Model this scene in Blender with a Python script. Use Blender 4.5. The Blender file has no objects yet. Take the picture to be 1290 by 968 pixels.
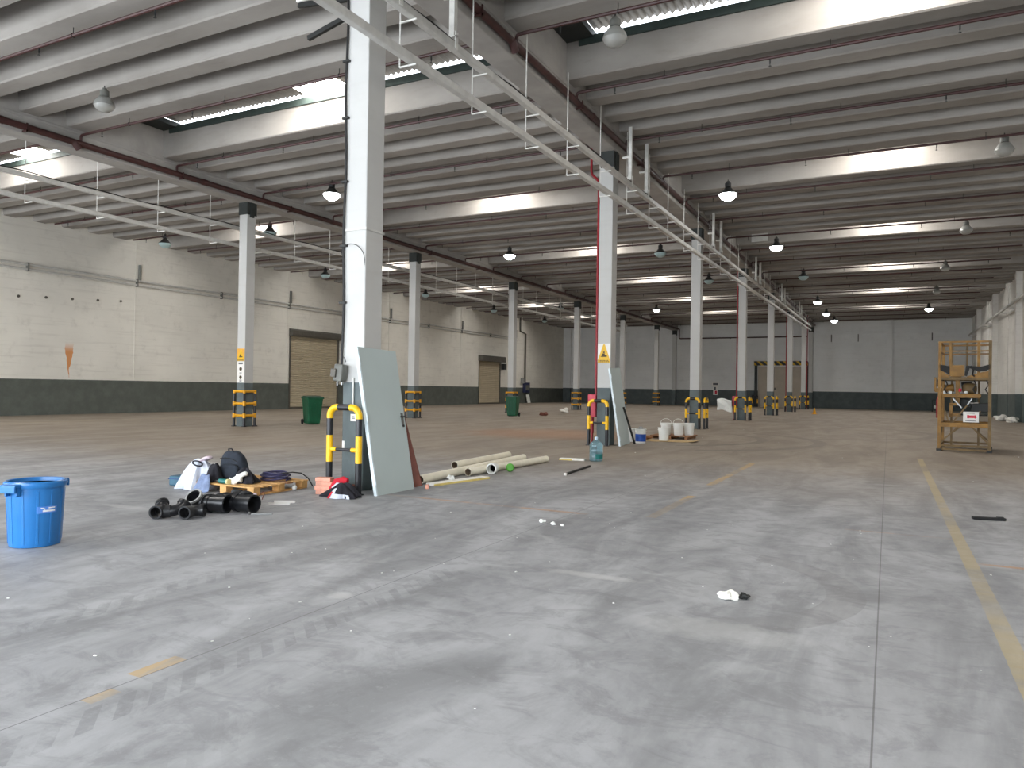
import bpy, math, random
from mathutils import Vector, Matrix
R = random.Random(7)
PI = math.pi
col = bpy.context.scene.collection
sc = bpy.context.scene

# ------------------------------------------------------------------ materials
def lin(c):
    return tuple(((v / 12.92) if v <= 0.04045 else ((v + 0.055) / 1.055) ** 2.4) for v in c)

def s255(r, g, b):
    return lin((r / 255, g / 255, b / 255))

class NT:
    def __init__(s, name):
        s.m = bpy.data.materials.new(name); s.m.use_nodes = True
        s.t = s.m.node_tree; s.t.nodes.clear()
        s.out = s.t.nodes.new('ShaderNodeOutputMaterial')
    def n(s, kind, **kw):
        nd = s.t.nodes.new(kind)
        for k, v in kw.items():
            setattr(nd, k, v)
        return nd
    def put(s, inp, v):
        if hasattr(v, 'is_output') or isinstance(v, bpy.types.NodeSocket):
            s.t.links.new(v, inp)
        elif v is not None:
            if isinstance(v, tuple) and len(v) == 3 and inp.type == 'RGBA':
                v = v + (1.0,)
            inp.default_value = v
    def math(s, op, a, b=None, c=None, clamp=False):
        nd = s.n('ShaderNodeMath', operation=op, use_clamp=clamp)
        s.put(nd.inputs[0], a)
        if b is not None: s.put(nd.inputs[1], b)
        if c is not None: s.put(nd.inputs[2], c)
        return nd.outputs[0]
    def ramp(s, v, a, b):            # smooth 0..1 between a and b
        nd = s.n('ShaderNodeMapRange', interpolation_type='SMOOTHSTEP')
        s.put(nd.inputs['Value'], v); nd.inputs['From Min'].default_value = a; nd.inputs['From Max'].default_value = b
        return nd.outputs[0]
    def mix(s, f, a, b, mode='MIX'):
        nd = s.n('ShaderNodeMix', data_type='RGBA', blend_type=mode)
        s.put(nd.inputs[0], f); s.put(nd.inputs[6], a); s.put(nd.inputs[7], b)
        return nd.outputs[2]
    def pos(s):
        g = s.n('ShaderNodeNewGeometry'); return g.outputs['Position']
    def xyz(s, v):
        nd = s.n('ShaderNodeSeparateXYZ'); s.put(nd.inputs[0], v); return nd.outputs
    def noise(s, vec, scale, detail=4, rough=.55, stretch=None, dist=0.0):
        if stretch:
            mp = s.n('ShaderNodeMapping'); s.put(mp.inputs[0], vec); mp.inputs['Scale'].default_value = stretch; vec = mp.outputs[0]
        nd = s.n('ShaderNodeTexNoise'); s.put(nd.inputs['Vector'], vec)
        nd.inputs['Scale'].default_value = scale; nd.inputs['Detail'].default_value = detail; nd.inputs['Roughness'].default_value = rough
        nd.inputs['Distortion'].default_value = dist
        return nd.outputs[0]
    def bsdf(s, color, rough=.6, metal=0.0, spec=.5, bump=None, strength=.2, **kw):
        b = s.n('ShaderNodeBsdfPrincipled')
        s.put(b.inputs['Base Color'], color); s.put(b.inputs['Roughness'], rough); s.put(b.inputs['Metallic'], metal)
        b.inputs['Specular IOR Level'].default_value = spec
        for k, v in kw.items():
            s.put(b.inputs[k.replace('_', ' ')], v)
        if bump is not None:
            bp = s.n('ShaderNodeBump'); bp.inputs['Strength'].default_value = strength; bp.inputs['Distance'].default_value = .02
            s.put(bp.inputs['Height'], bump); s.t.links.new(bp.outputs[0], b.inputs['Normal'])
        s.t.links.new(b.outputs[0], s.out.inputs[0])
        return s.m

def simple(name, c, rough=.6, metal=0.0, var=.12, scale=6.0, spec=.5, **kw):
    t = NT(name)
    o = t.n('ShaderNodeTexCoord').outputs['Object']
    f = t.ramp(t.noise(o, scale, 4), .3, .7)
    a = tuple(max(0, v * (1 - var)) for v in c); b = tuple(min(1, v * (1 + var)) for v in c)
    return t.bsdf(t.mix(f, a, b), rough, metal, spec, **kw)

M = {}
WHITE = s255(214, 211, 203); DADO = s255(78, 84, 81)
def wall_material(name, white, dado, zb, wear=.5, rust=False):
    t = NT(name); P = t.pos(); X, Y, Z = t.xyz(P)
    n1 = t.noise(P, .35, 5); n2 = t.noise(P, 2.2, 5, .65); n3 = t.noise(P, 1.0, 3, .5, (.5, .5, 9.0))
    w = t.mix(t.ramp(n1, .3, .7), tuple(v * .88 for v in white), white)
    w = t.mix(t.math('MULTIPLY', t.ramp(n2, .52, .78), .35 * wear), w, s255(150, 144, 132))
    w = t.mix(t.math('MULTIPLY', t.ramp(n3, .5, .8), .3 * wear), w, s255(160, 152, 140))
    d = t.mix(t.ramp(n2, .35, .75), tuple(v * .85 for v in dado), tuple(v * 1.12 for v in dado))
    edge = t.math('ADD', Z, t.math('MULTIPLY', t.math('SUBTRACT', t.noise(P, 7, 2), .5), .012))
    f = t.math('GREATER_THAN', edge, zb)
    c = t.mix(f, d, w)
    if rust:                                   # an orange rust run on the wall under an old fixing
        yc = t.math('ADD', 20.1, t.math('MULTIPLY', t.math('SUBTRACT', t.noise(P, 1.3, 3), .5), .35))
        dy = t.math('ABSOLUTE', t.math('SUBTRACT', Y, yc))
        wid = t.math('MULTIPLY', t.ramp(Z, 1.55, 3.0), .16)
        wid = t.math('ADD', .03, wid)
        core = t.math('LESS_THAN', t.math('ADD', dy, t.math('MULTIPLY', t.noise(P, 9, 3), .05)), wid)
        zz = t.math('MULTIPLY', t.ramp(Z, 1.56, 1.7), t.math('SUBTRACT', 1.0, t.ramp(Z, 2.75, 3.25)))
        c = t.mix(t.math('MULTIPLY', t.math('MULTIPLY', core, zz), .85), c, s255(208, 126, 36))
        dk = t.math('LESS_THAN', t.math('ABSOLUTE', t.math('SUBTRACT', Z, .22)), .02)
    return t.bsdf(c, .7, 0, .3, bump=n2, strength=.08)

M['wall_l'] = wall_material('painted wall with rust run', s255(234, 230, 220), s255(94, 98, 92), 1.545, .7, True)
M['wall_f'] = wall_material('painted wall', s255(232, 232, 230), s255(88, 96, 96), 1.6, .4)
M['wall_r'] = wall_material('painted panel wall', s255(234, 231, 225), s255(92, 101, 99), 1.55, .6)
M['column'] = wall_material('painted column', s255(198, 197, 194), s255(98, 107, 108), 1.5, .35)
def ceil_mat():
    t = NT('painted ribbed concrete'); P = t.pos()
    n1 = t.noise(P, .5, 5, .6, (.5, 1, 1)); n2 = t.noise(P, 5, 4, .6, (.3, 1, 1))
    c = t.mix(t.ramp(n1, .3, .72), s255(140, 135, 129), s255(166, 161, 155))
    c = t.mix(t.math('MULTIPLY', t.ramp(n2, .55, .8), .3), c, s255(122, 115, 108))
    return t.bsdf(c, .85, 0, .2, bump=n2, strength=.1)
M['ceiling'] = ceil_mat()
M['beam'] = simple('painted beam concrete', s255(164, 160, 155), .8, var=.1, scale=1.5, spec=.25)

def floor_mat():
    t = NT('worn concrete floor'); P = t.pos(); X, Y, Z = t.xyz(P)
    n1 = t.noise(P, .16, 6, .6); n2 = t.noise(P, .8, 6, .65, (1.6, .5, 1), .6); n3 = t.noise(P, 5.5, 6, .7); n4 = t.noise(P, .55, 4, .6, None, 1.2)
    n5 = t.noise(P, 26, 4, .7)
    c = t.mix(t.ramp(n2, .34, .66), s255(136, 137, 139), s255(174, 175, 178))
    c = t.mix(t.math('MULTIPLY', t.ramp(n3, .45, .8), .45), c, s255(128, 128, 130))
    c = t.mix(t.math('MULTIPLY', t.ramp(n4, .56, .66), .4), c, s255(188, 189, 191))
    n6 = t.noise(P, 2.4, 7, .72, (1.0, 1.5, 1), .8); n7 = t.noise(P, 11, 5, .75)
    c = t.mix(t.math('MULTIPLY', t.ramp(n6, .47, .62), .38), c, s255(118, 118, 120))
    c = t.mix(t.math('MULTIPLY', t.ramp(n7, .55, .72), .22), c, s255(196, 196, 197))
    c = t.mix(t.math('MULTIPLY', t.ramp(n5, .6, .75), .25), c, s255(184, 184, 184))
    # browner, slightly darker colour over the deeper part of the hall
    warm = t.math('MULTIPLY', t.ramp(t.math('ADD', t.math('SUBTRACT', Y, t.math('MULTIPLY', X, .25)), t.math('MULTIPLY', n1, 8)), 12.5, 22.0), .9)
    c = t.mix(warm, c, t.mix(t.ramp(n2, .3, .7), s255(132, 119, 104), s255(154, 141, 124)))
    # orange dust patch on the slab beside the second column
    ex = t.math('DIVIDE', t.math('ADD', X, 9.6), 3.6); ey = t.math('DIVIDE', t.math('SUBTRACT', Y, 21.8), 3.2)
    rr = t.math('ADD', t.math('ADD', t.math('MULTIPLY', ex, ex), t.math('MULTIPLY', ey, ey)), t.math('MULTIPLY', n2, .8))
    c = t.mix(t.math('MULTIPLY', t.math('SUBTRACT', 1.0, t.ramp(rr, .35, 1.5)), .5), c, s255(170, 118, 78))
    def lineX(x, w, y0, y1):      # strip along Y
        a = t.math('LESS_THAN', t.math('ABSOLUTE', t.math('SUBTRACT', t.math('ADD', X, t.math('MULTIPLY', t.math('SUBTRACT', n3, .5), w * .35)), x)), w)
        return t.math('MULTIPLY', a, t.math('MULTIPLY', t.math('GREATER_THAN', Y, y0), t.math('LESS_THAN', Y, y1)))
    def lineY(y, w, x0, x1):
        a = t.math('LESS_THAN', t.math('ABSOLUTE', t.math('SUBTRACT', t.math('ADD', Y, t.math('MULTIPLY', t.math('SUBTRACT', n3, .5), w * .35)), y)), w)
        return t.math('MULTIPLY', a, t.math('MULTIPLY', t.math('GREATER_THAN', X, x0), t.math('LESS_THAN', X, x1)))
    wear = t.ramp(n4, .36, .56); wear2 = t.ramp(n2, .44, .6)
    # worn yellow lane paint
    yl = s255(184, 166, 122)
    c = t.mix(t.math('MULTIPLY', lineX(.645, .055, 1.0, 19.0), t.math('ADD', .22, t.math('MULTIPLY', wear, .4))), c, yl)
    for (x, w, y0, y1, k) in ((-3.31, .05, 2.40, 2.68, .5), (-3.22, .04, 2.1, 2.25, .35), (-2.40, .06, 8.2, 10.2, .7), (-2.44, .06, 11.5, 15.5, .5)):
        c = t.mix(t.math('MULTIPLY', lineX(x, w, y0, y1), t.math('MULTIPLY', t.math('ADD', .25, wear2), k)), c, s255(196, 160, 92))
    for (y, w, x0, x1, k) in ((7.47, .04, .70, 2.2, .5), (8.03, .05, -6.0, -3.1, .42), (8.62, .03, -.4, .62, .35)):
        c = t.mix(t.math('MULTIPLY', lineY(y, w, x0, x1), t.math('MULTIPLY', t.math('ADD', .3, wear2), k)), c, s255(188, 140, 92))
    c = t.mix(t.math('MULTIPLY', lineX(-26.6, .06, 13.0, 60.0), .5), c, s255(190, 170, 130))
    # tyre tracks: chevron lugs along Y
    def track(x, w, y0, y1, k, per=.17, sl=.9):
        u = t.math('SUBTRACT', X, x)
        ph = t.math('ADD', t.math('DIVIDE', Y, per), t.math('MULTIPLY', t.math('DIVIDE', u, per), sl))
        lug = t.math('GREATER_THAN', t.math('FRACT', ph), .5)
        m = t.math('MULTIPLY', lineX(x, w, y0, y1), lug)
        return t.math('MULTIPLY', m, t.math('MULTIPLY', t.ramp(n3, .35, .6), k))
    dark = s255(120, 121, 123)
    for a in ((-3.04, .10, 1.6, 5.0, .42), (-4.47, .11, 1.8, 6.6, .34), (-2.38, .10, 1.4, 4.2, .16), (-1.05, .11, 2.0, 6.5, .14)):
        c = t.mix(track(*a), c, dark)
    # curved tyre marks
    def arc(cx, cy, r, w, k, xmin):
        dx = t.math('SUBTRACT', X, cx); dy = t.math('SUBTRACT', Y, cy)
        d = t.math('SQRT', t.math('ADD', t.math('MULTIPLY', dx, dx), t.math('MULTIPLY', dy, dy)))
        m = t.math('LESS_THAN', t.math('ABSOLUTE', t.math('SUBTRACT', d, r)), w)
        return t.math('MULTIPLY', t.math('MULTIPLY', m, t.math('GREATER_THAN', X, xmin)), t.math('MULTIPLY', t.ramp(n2, .3, .55), k))
    for a in ((-7.2, 22.6, 3.9, .16, .45, -5.0), (-6.6, 22.4, 4.9, .18, .4, -4.2), (-1.35, 5.7, 1.1, .13, .2, -1.0), (-4.0, 30.0, 5.5, .2, .35, -2.0)):
        c = t.mix(arc(*a), c, s255(92, 86, 80))
    # pale scuffs
    def blob(cx, cy, rx, ry, k, colr):
        ax = t.math('DIVIDE', t.math('SUBTRACT', X, cx), rx); ay = t.math('DIVIDE', t.math('SUBTRACT', Y, cy), ry)
        q = t.math('ADD', t.math('ADD', t.math('MULTIPLY', ax, ax), t.math('MULTIPLY', ay, ay)), t.math('MULTIPLY', n3, 1.3))
        return t.math('MULTIPLY', t.math('SUBTRACT', 1.0, t.ramp(q, .7, 1.5)), k)
    for a in ((-2.05, 5.4, .55, .10, .55), (-3.35, 4.0, .12, .12, .6), (-8.2, 7.1, .6, .14, .0), (-7.9, 5.6, .5, .12, .4), (-.9, 4.55, .7, .28, .35), (-10.6, 9.4, 1.0, .16, .5)):
        c = t.mix(blob(*a, None), c, s255(196, 196, 195))
    # saw-cut joints
    jt = None
    for x in (-13.0, -9.8, -6.45, -3.26, -.045, 3.2, -16.2, -19.6, -22.8, -26.0, -29.2):
        m = t.math('LESS_THAN', t.math('ABSOLUTE', t.math('SUBTRACT', X, x)), .0042)
        jt = m if jt is None else t.math('MAXIMUM', jt, m)
    fy = t.math('FRACT', t.math('DIVIDE', t.math('SUBTRACT', Y, 9.94), 10.12))
    jt = t.math('MAXIMUM', jt, t.math('LESS_THAN', t.math('ABSOLUTE', t.math('SUBTRACT', t.math('ABSOLUTE', t.math('SUBTRACT', fy, .5)), .5)), .0005))
    c = t.mix(t.math('MULTIPLY', jt, .6), c, s255(84, 83, 82))
    return t.bsdf(c, t.math('ADD', .42, t.math('MULTIPLY', n3, .28)), 0, .35, bump=t.math('SUBTRACT', n3, t.math('MULTIPLY', jt, .6)), strength=.12)
M['floor'] = floor_mat()

def striped(name, a, b, axis, per, duty=.5, slope=0.0):
    t = NT(name); o = t.n('ShaderNodeTexCoord').outputs['Object']; X, Y, Z = t.xyz(o)
    v = {'x': X, 'y': Y, 'z': Z}[axis]
    if slope: v = t.math('ADD', v, t.math('MULTIPLY', Z, slope))
    f = t.math('GREATER_THAN', t.math('FRACT', t.math('DIVIDE', v, per)), duty)
    return t.bsdf(t.mix(f, a, b), .55)
M['galv'] = simple('grey corrugated sheet metal', s255(122, 116, 108), .5, .55, .12, 3)
M['gutter'] = simple('dark green gutter metal', s255(58, 70, 66), .6, .2)
M['dark'] = simple('near black steel', s255(34, 35, 34), .6)
M['cap'] = simple('black bearing pad', s255(44, 48, 46), .7)
M['red_pipe'] = simple('dark red sprinkler pipe', s255(64, 35, 33), .5, .0, .2)
M['red_bright'] = simple('bright red riser pipe', s255(144, 28, 38), .45, .0, .1)
M['pinkred'] = simple('faded red cabinet', s255(196, 66, 84), .5)
M['rail'] = simple('pale grey painted trunking', s255(200, 198, 193), .5, .1, .08)
M['whitepaint'] = simple('white paint', s255(218, 216, 210), .55)
M['cable'] = simple('black cable', s255(30, 29, 29), .6)
M['grey_box'] = simple('grey plastic', s255(104, 104, 98), .6)
M['yellow'] = simple('safety yellow paint', s255(244, 190, 22), .4, 0, .06)
M['amber'] = simple('amber yellow paint', s255(222, 158, 20), .45, 0, .1)
M['black'] = simple('black paint', s255(34, 34, 38), .35, 0, .15)
M['shutter'] = simple('beige roller shutter slats', s255(192, 180, 156), .55, .1, .06, 2)
M['door3'] = simple('beige door leaf', s255(176, 164, 148), .6, .1, .06, 1)
M['brownsteel'] = simple('brown grey steel', s255(92, 88, 80), .55, .3)
M['green'] = simple('dark green bin plastic', s255(10, 84, 54), .5, 0, .1)
M['greenlid'] = simple('darker green lid plastic', s255(8, 66, 44), .5, 0, .1)
M['rubber'] = simple('black rubber', s255(28, 28, 28), .8)
M['blue'] = simple('glossy blue bin plastic', s255(40, 116, 184), .3, 0, .06, 3)
M['bluedark'] = simple('dark blue plastic', s255(20, 58, 108), .4)
M['sticker'] = simple('pale blue sticker', s255(88, 140, 220), .4)
M['print'] = simple('white print', s255(236, 238, 242), .5)
M['doorpaint'] = simple('pale blue grey door paint', s255(186, 198, 197), .42, 0, .03, 1.0)
M['dooredge'] = simple('paler door edge paint', s255(212, 224, 228), .45)
M['chrome'] = simple('dull metal', s255(130, 130, 128), .35, .8)
M['wood'] = simple('pale pallet wood', s255(206, 160, 100), .75, 0, .18, 9)
M['wood2'] = simple('weathered brown board', s255(150, 108, 76), .8, 0, .2, 7)
M['brownred'] = simple('red brown plank', s255(110, 62, 48), .7)
M['brick'] = simple('pink clay brick', s255(222, 160, 138), .85, 0, .16, 14)
M['blackplastic'] = simple('black pipe plastic', s255(26, 27, 30), .32, 0, .2)
M['blackrib'] = simple('black ribbed pipe plastic', s255(36, 37, 39), .5, 0, .2)
M['greyring'] = simple('grey sealing ring', s255(150, 150, 148), .5)
M['pvc'] = simple('cream pvc', s255(242, 236, 216), .4, 0, .05)
M['pvcin'] = simple('pvc inside', s255(150, 132, 112), .6)
M['whiteplastic'] = simple('white plastic', s255(232, 233, 228), .45, 0, .03)
M['foam'] = simple('white foam board', s255(240, 238, 230), .8)
M['yfoam'] = simple('yellowed foam edge', s255(222, 200, 120), .8)
M['limegreen'] = simple('bright green plastic', s255(84, 164, 50), .45)
M['cardboard'] = simple('cardboard', s255(196, 168, 122), .85, 0, .12, 5)
M['labelblue'] = simple('blue bucket label', s255(28, 78, 168), .45, 0, .3, 8)
M['teal'] = simple('teal plastic', s255(28, 112, 108), .45)
M['tealbox'] = simple('blue teal box', s255(52, 92, 112), .6)
M['navy'] = simple('navy black fabric', s255(42, 48, 58), .9, 0, .2, 12)
M['blackcloth'] = simple('black cloth', s255(34, 33, 40), .95, 0, .2, 12)
M['whitecloth'] = simple('white cloth', s255(208, 213, 226), .9, 0, .05, 8)
M['pinkcloth'] = simple('pinkish cloth', s255(214, 196, 204), .9, 0, .1, 12)
M['denim'] = simple('pale blue denim', s255(122, 136, 166), .95, 0, .2, 16)
M['redcloth'] = simple('red cloth', s255(196, 30, 48), .85, 0, .1)
M['purple'] = simple('dark violet hose', s255(52, 50, 84), .45, 0, .25, 10)
M['lift'] = simple('ochre yellow painted steel', s255(140, 102, 42), .55, .1, .25, 5)
M['liftpale'] = simple('dusty tan painted steel', s255(118, 96, 62), .65, .1, .25, 5)
M['tarp'] = simple('black tarpaulin', s255(30, 29, 28), .7)
M['signwhite'] = simple('white sign board', s255(232, 228, 222), .5, 0, .03)
M['signred'] = simple('sign red', s255(206, 24, 52), .5, 0, .03)
M['signyellow'] = simple('sign yellow', s255(226, 178, 30), .5, 0, .06)
M['signorange'] = simple('sign amber', s255(226, 164, 60), .5, 0, .06)
M['signdark'] = simple('sign dark print', s255(70, 56, 26), .6, 0, .05)
M['signgrey'] = simple('sign grey print', s255(92, 94, 98), .6, 0, .05)
M['bellmetal'] = simple('dark lamp reflector', s255(66, 66, 64), .45, .5)
M['hazard'] = striped('black and yellow hazard stripes', s255(40, 38, 30), s255(206, 164, 24), 'x', .6, .6, 1.0)

def emis(name, c, st):
    t = NT(name); e = t.n('ShaderNodeEmission'); t.put(e.inputs[0], c); e.inputs[1].default_value = st
    t.t.links.new(e.outputs[0], t.out.inputs[0]); return t.m
M['glow'] = emis('lit lamp lens', (.93, .98, 1.0), 26.0)
M['skypanel'] = emis('daylit translucent roof sheet', (1.0, .965, .915), 28.0)
def glassy(name, c, rough=.25, tr=.6):
    t = NT(name)
    return t.bsdf(c, rough, 0, .5, Transmission_Weight=tr)
M['lens'] = glassy('frosted lamp lens', s255(205, 205, 200), .3, .55)
M['lensdim'] = glassy('pale bluish lamp lens', s255(190, 214, 214), .3, .3)
M['bottle'] = glassy('pale blue water bottle plastic', s255(150, 190, 202), .12, .75)
M['bottlecap'] = simple('white blue cap', s255(200, 222, 236), .4)

# ------------------------------------------------------------------ mesh helper
class MB:
    def __init__(s): s.v = []; s.f = []; s.mi = []
    def add(s, vs, fs, mi=0):
        b = len(s.v); s.v += [tuple(v) for v in vs]
        s.f += [tuple(i + b for i in f) for f in fs]; s.mi += [mi] * len(fs); return s
    def box(s, x0, x1, y0, y1, z0, z1, mi=0):
        vs = [(x0, y0, z0), (x1, y0, z0), (x1, y1, z0), (x0, y1, z0), (x0, y0, z1), (x1, y0, z1), (x1, y1, z1), (x0, y1, z1)]
        return s.add(vs, [(0, 3, 2, 1), (4, 5, 6, 7), (0, 1, 5, 4), (1, 2, 6, 5), (2, 3, 7, 6), (3, 0, 4, 7)], mi)
    def obox(s, size, mat, mi=0):
        a, b, c = (v / 2 for v in size)
        vs = [mat @ Vector(p) for p in ((-a, -b, -c), (a, -b, -c), (a, b, -c), (-a, b, -c), (-a, -b, c), (a, -b, c), (a, b, c), (-a, b, c))]
        return s.add(vs, [(0, 3, 2, 1), (4, 5, 6, 7), (0, 1, 5, 4), (1, 2, 6, 5), (2, 3, 7, 6), (3, 0, 4, 7)], mi)
    def bar(s, p, q, w, h=None, mi=0, up=(0, 0, 1)):     # rectangular bar between two points
        h = h or w; p = Vector(p); q = Vector(q); d = q - p; L = d.length; d = d / L
        u = Vector(up)
        if abs(d.dot(u)) > .98: u = Vector((0, 1, 0))
        x = d.cross(u).normalized(); z = x.cross(d)
        m = Matrix(((x.x, d.x, z.x, 0), (x.y, d.y, z.y, 0), (x.z, d.z, z.z, 0), (0, 0, 0, 1)))
        m.translation = (p + q) / 2
        return s.obox((w, L, h), m, mi)
    def tube(s, pts, r, n=8, caps=True, closed=False, mi=0):
        pts = [Vector(p) for p in pts]; N = len(pts)
        rs = r if isinstance(r, (list, tuple)) else [r] * N
        rings = []; nrm = None
        for i, p in enumerate(pts):
            if closed: tg = pts[(i + 1) % N] - pts[i - 1]
            else: tg = pts[min(i + 1, N - 1)] - pts[max(i - 1, 0)]
            tg.normalize()
            if nrm is None:
                a = Vector((0, 0, 1)) if abs(tg.z) < .9 else Vector((1, 0, 0))
                nrm = tg.cross(a).normalized()
            else:
                nrm = (nrm - tg * nrm.dot(tg))
                nrm = nrm.normalized() if nrm.length > 1e-6 else tg.orthogonal().normalized()
            b = tg.cross(nrm)
            rings.append([p + (nrm * math.cos(2 * PI * k / n) + b * math.sin(2 * PI * k / n)) * rs[i] for k in range(n)])
        vs = [v for rg in rings for v in rg]; fs = []
        for i in range(N if closed else N - 1):
            j = (i + 1) % N
            for k in range(n):
                l = (k + 1) % n
                fs.append((i * n + k, i * n + l, j * n + l, j * n + k))
        if caps and not closed:
            fs.append(tuple(range(n - 1, -1, -1))); fs.append(tuple((N - 1) * n + k for k in range(n)))
        return s.add(vs, fs, mi)
    def lathe(s, prof, n=24, mat=None, mi=0, mis=None, sx=1.0, sy=1.0):   # profile (r, z) turned about z
        mat = mat or Matrix.Identity(4); vs = []; fs = []; m = []
        for (r, z) in prof:
            for k in range(n):
                a = 2 * PI * k / n
                vs.append(mat @ Vector((r * sx * math.cos(a), r * sy * math.sin(a), z)))
        b = len(s.v); s.v += [tuple(v) for v in vs]
        for i in range(len(prof) - 1):
            for k in range(n):
                l = (k + 1) % n
                s.f.append((b + i * n + k, b + i * n + l, b + (i + 1) * n + l, b + (i + 1) * n + k))
                s.mi.append(mis[i] if mis else mi)
        if prof[0][0] > 1e-4: s.f.append(tuple(b + k for k in range(n - 1, -1, -1))); s.mi.append(mis[0] if mis else mi)
        if prof[-1][0] > 1e-4: s.f.append(tuple(b + (len(prof) - 1) * n + k for k in range(n))); s.mi.append(mis[-1] if mis else mi)
        return s
    def prism(s, poly, axis, a, b, mi=0):     # polygon in the two other axes, extruded along axis
        n = len(poly)
        def P(u, v, w): return {'x': (w, u, v), 'y': (u, w, v), 'z': (u, v, w)}[axis]
        vs = [P(u, v, a) for u, v in poly] + [P(u, v, b) for u, v in poly]
        fs = [tuple(range(n)), tuple(range(2 * n - 1, n - 1, -1))] + [(i, (i + 1) % n, n + (i + 1) % n, n + i)[::-1] for i in range(n)]
        return s.add(vs, fs, mi)
    def build(s, name, mats, parent=None, smooth=False, bevel=0, loc=None, world=False, solid=0, sub=0):
        off = Vector((0, 0, 0))
        if loc is not None: off = Vector(loc)
        elif parent is not None and world:
            off = parent.location.copy()
            if parent.parent: off += parent.parent.location
        me = bpy.data.meshes.new(name)
        me.from_pydata([tuple(Vector(v) - off) for v in s.v], [], s.f)
        if not isinstance(mats, (list, tuple)): mats = [mats]
        for m in mats: me.materials.append(m)
        if len(mats) > 1: me.polygons.foreach_set('material_index', s.mi)
        import bmesh
        bm = bmesh.new(); bm.from_mesh(me); bmesh.ops.recalc_face_normals(bm, faces=bm.faces); bm.to_mesh(me); bm.free()
        if smooth:
            me.polygons.foreach_set('use_smooth', [True] * len(me.polygons))
            me.set_sharp_from_angle(angle=math.radians(38))
        me.update()
        o = bpy.data.objects.new(name, me); col.objects.link(o)
        if parent is not None: o.parent = parent
        elif loc is not None: o.location = loc
        if solid:
            d = o.modifiers.new('solid', 'SOLIDIFY'); d.thickness = solid; d.offset = 1
        if sub:
            d = o.modifiers.new('sub', 'SUBSURF'); d.levels = sub; d.render_levels = sub
        if bevel:
            d = o.modifiers.new('bevel', 'BEVEL'); d.width = bevel; d.segments = 2; d.limit_method = 'ANGLE'
        return o

def tag(o, label=None, cat=None, group=None, kind=None):
    if label: o['label'] = label
    if cat: o['category'] = cat
    if group: o['group'] = group
    if kind: o['kind'] = kind
    return o
def thing(name, label, cat, loc, rz=0, group=None, kind=None):
    o = bpy.data.objects.new(name, None); col.objects.link(o)
    o.location = loc; o.rotation_euler = (0, 0, rz)
    return tag(o, label, cat, group, kind)
KIDS = {}
def copy_tree(o, loc, label, rz=None, parent=None, group=None):
    c = o.copy(); col.objects.link(c)
    c.location = loc
    if rz is not None: c.rotation_euler = (0, 0, rz)
    c['label'] = label
    if group: c['group'] = group
    def sub(src, dst):
        for ch in kids(src):
            d = ch.copy(); col.objects.link(d); d.parent = dst; sub(ch, d)
    sub(o, c)
    return c
def kids(o): return list(o.children)
def rot(ax, deg): return Matrix.Rotation(math.radians(deg), 4, ax)
def T(x, y, z): return Matrix.Translation((x, y, z))
ORD = ['first', 'second', 'third', 'fourth', 'fifth', 'sixth', 'seventh', 'eighth', 'ninth', 'tenth']

# ------------------------------------------------------------------ hall dimensions
XM, XL, XW, XR = -6.456, -19.63, -32.41, 6.5       # right faces of the two column rows, and the two side walls
CW, CD = .366, .388                                 # column section
Y0, DY, YF, YN = 8.107, 10.122, 75.8, -6.0
ZB = 7.71                                           # beam soffit
ZR, ZP = 8.25, 8.9                                  # rib soffit, slab underside
BEAMS = ((-6.93, -6.38), (-20.09, -19.54))
BAYS = ((XW, -20.09, 'the bay along the shutter wall'), (-19.54, -6.93, 'the middle bay'), (-6.38, XR, 'the bay with the yellow lift'))
YC = [Y0 + DY * i for i in range(7)]
YS = [12.6 + DY * j for j in range(-2, 7)]           # roof light strips start

# ---- floor, walls
b = MB(); b.box(XW - .3, XR + .3, YN - .3, YF + .3, -.2, 0); tag(b.build('floor', M['floor']), kind='structure')
b = MB()
D1 = (33.6, 37.95, 4.55); D2 = (56.8, 60.75, 3.95)
segs = [(YN, D1[0], 0, 9.3), (D1[0], D1[1], D1[2], 9.3), (D1[1], D2[0], 0, 9.3), (D2[0], D2[1], D2[2], 9.3), (D2[1], YF, 0, 9.3)]
for y0, y1, z0, z1 in segs: b.box(XW - .3, XW, y0, y1, z0, z1)
for i in range(1, 6): b.box(XW, XW + .02, YC[i] + 5.0, YC[i] + 5.03, 1.6, 8.3)       # panel joint strips
tag(b.build('wall_left', M['wall_l']), kind='structure')
b = MB(); b.box(XW - .3, -11.5, YF, YF + .3, 0, 9.3); b.box(-11.5, -7.0, YF, YF + .3, 4.0, 9.3); b.box(-7.0, XR + .3, YF, YF + .3, 0, 9.3)
for x in (-.15, -13.2, -26.0, -31.9): b.box(x, x + .45, YF - .25, YF, 0, 9.0)          # pilasters
b.box(XW, XR, YF - .12, YF, 7.0, 7.08)
tag(b.build('wall_back', M['wall_f']), kind='structure')
b = MB(); b.box(XR, XR + .3, YN, YF, 0, 9.3)
for i in range(-1, 7):
    y = Y0 + DY * i
    b.box(XR - .3, XR, y, y + .5, 0, 9.0)
    b.box(XR - .04, XR, y + 5.2, y + 5.5, 0, 9.0)
tag(b.build('wall_right', M['wall_r']), kind='structure')
b = MB(); b.box(XW - .3, -30.5, YN - .3, YN, 0, 9.3); b.box(-30.5, -20.5, YN - .3, YN, 5.2, 9.3); b.box(-20.5, -15.5, YN - .3, YN, 0, 9.3); b.box(-15.5, 1.0, YN - .3, YN, 5.2, 9.3); b.box(1.0, XR + .3, YN - .3, YN, 0, 9.3)
tag(b.build('wall_front', M['wall_f']), kind='structure')

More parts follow.
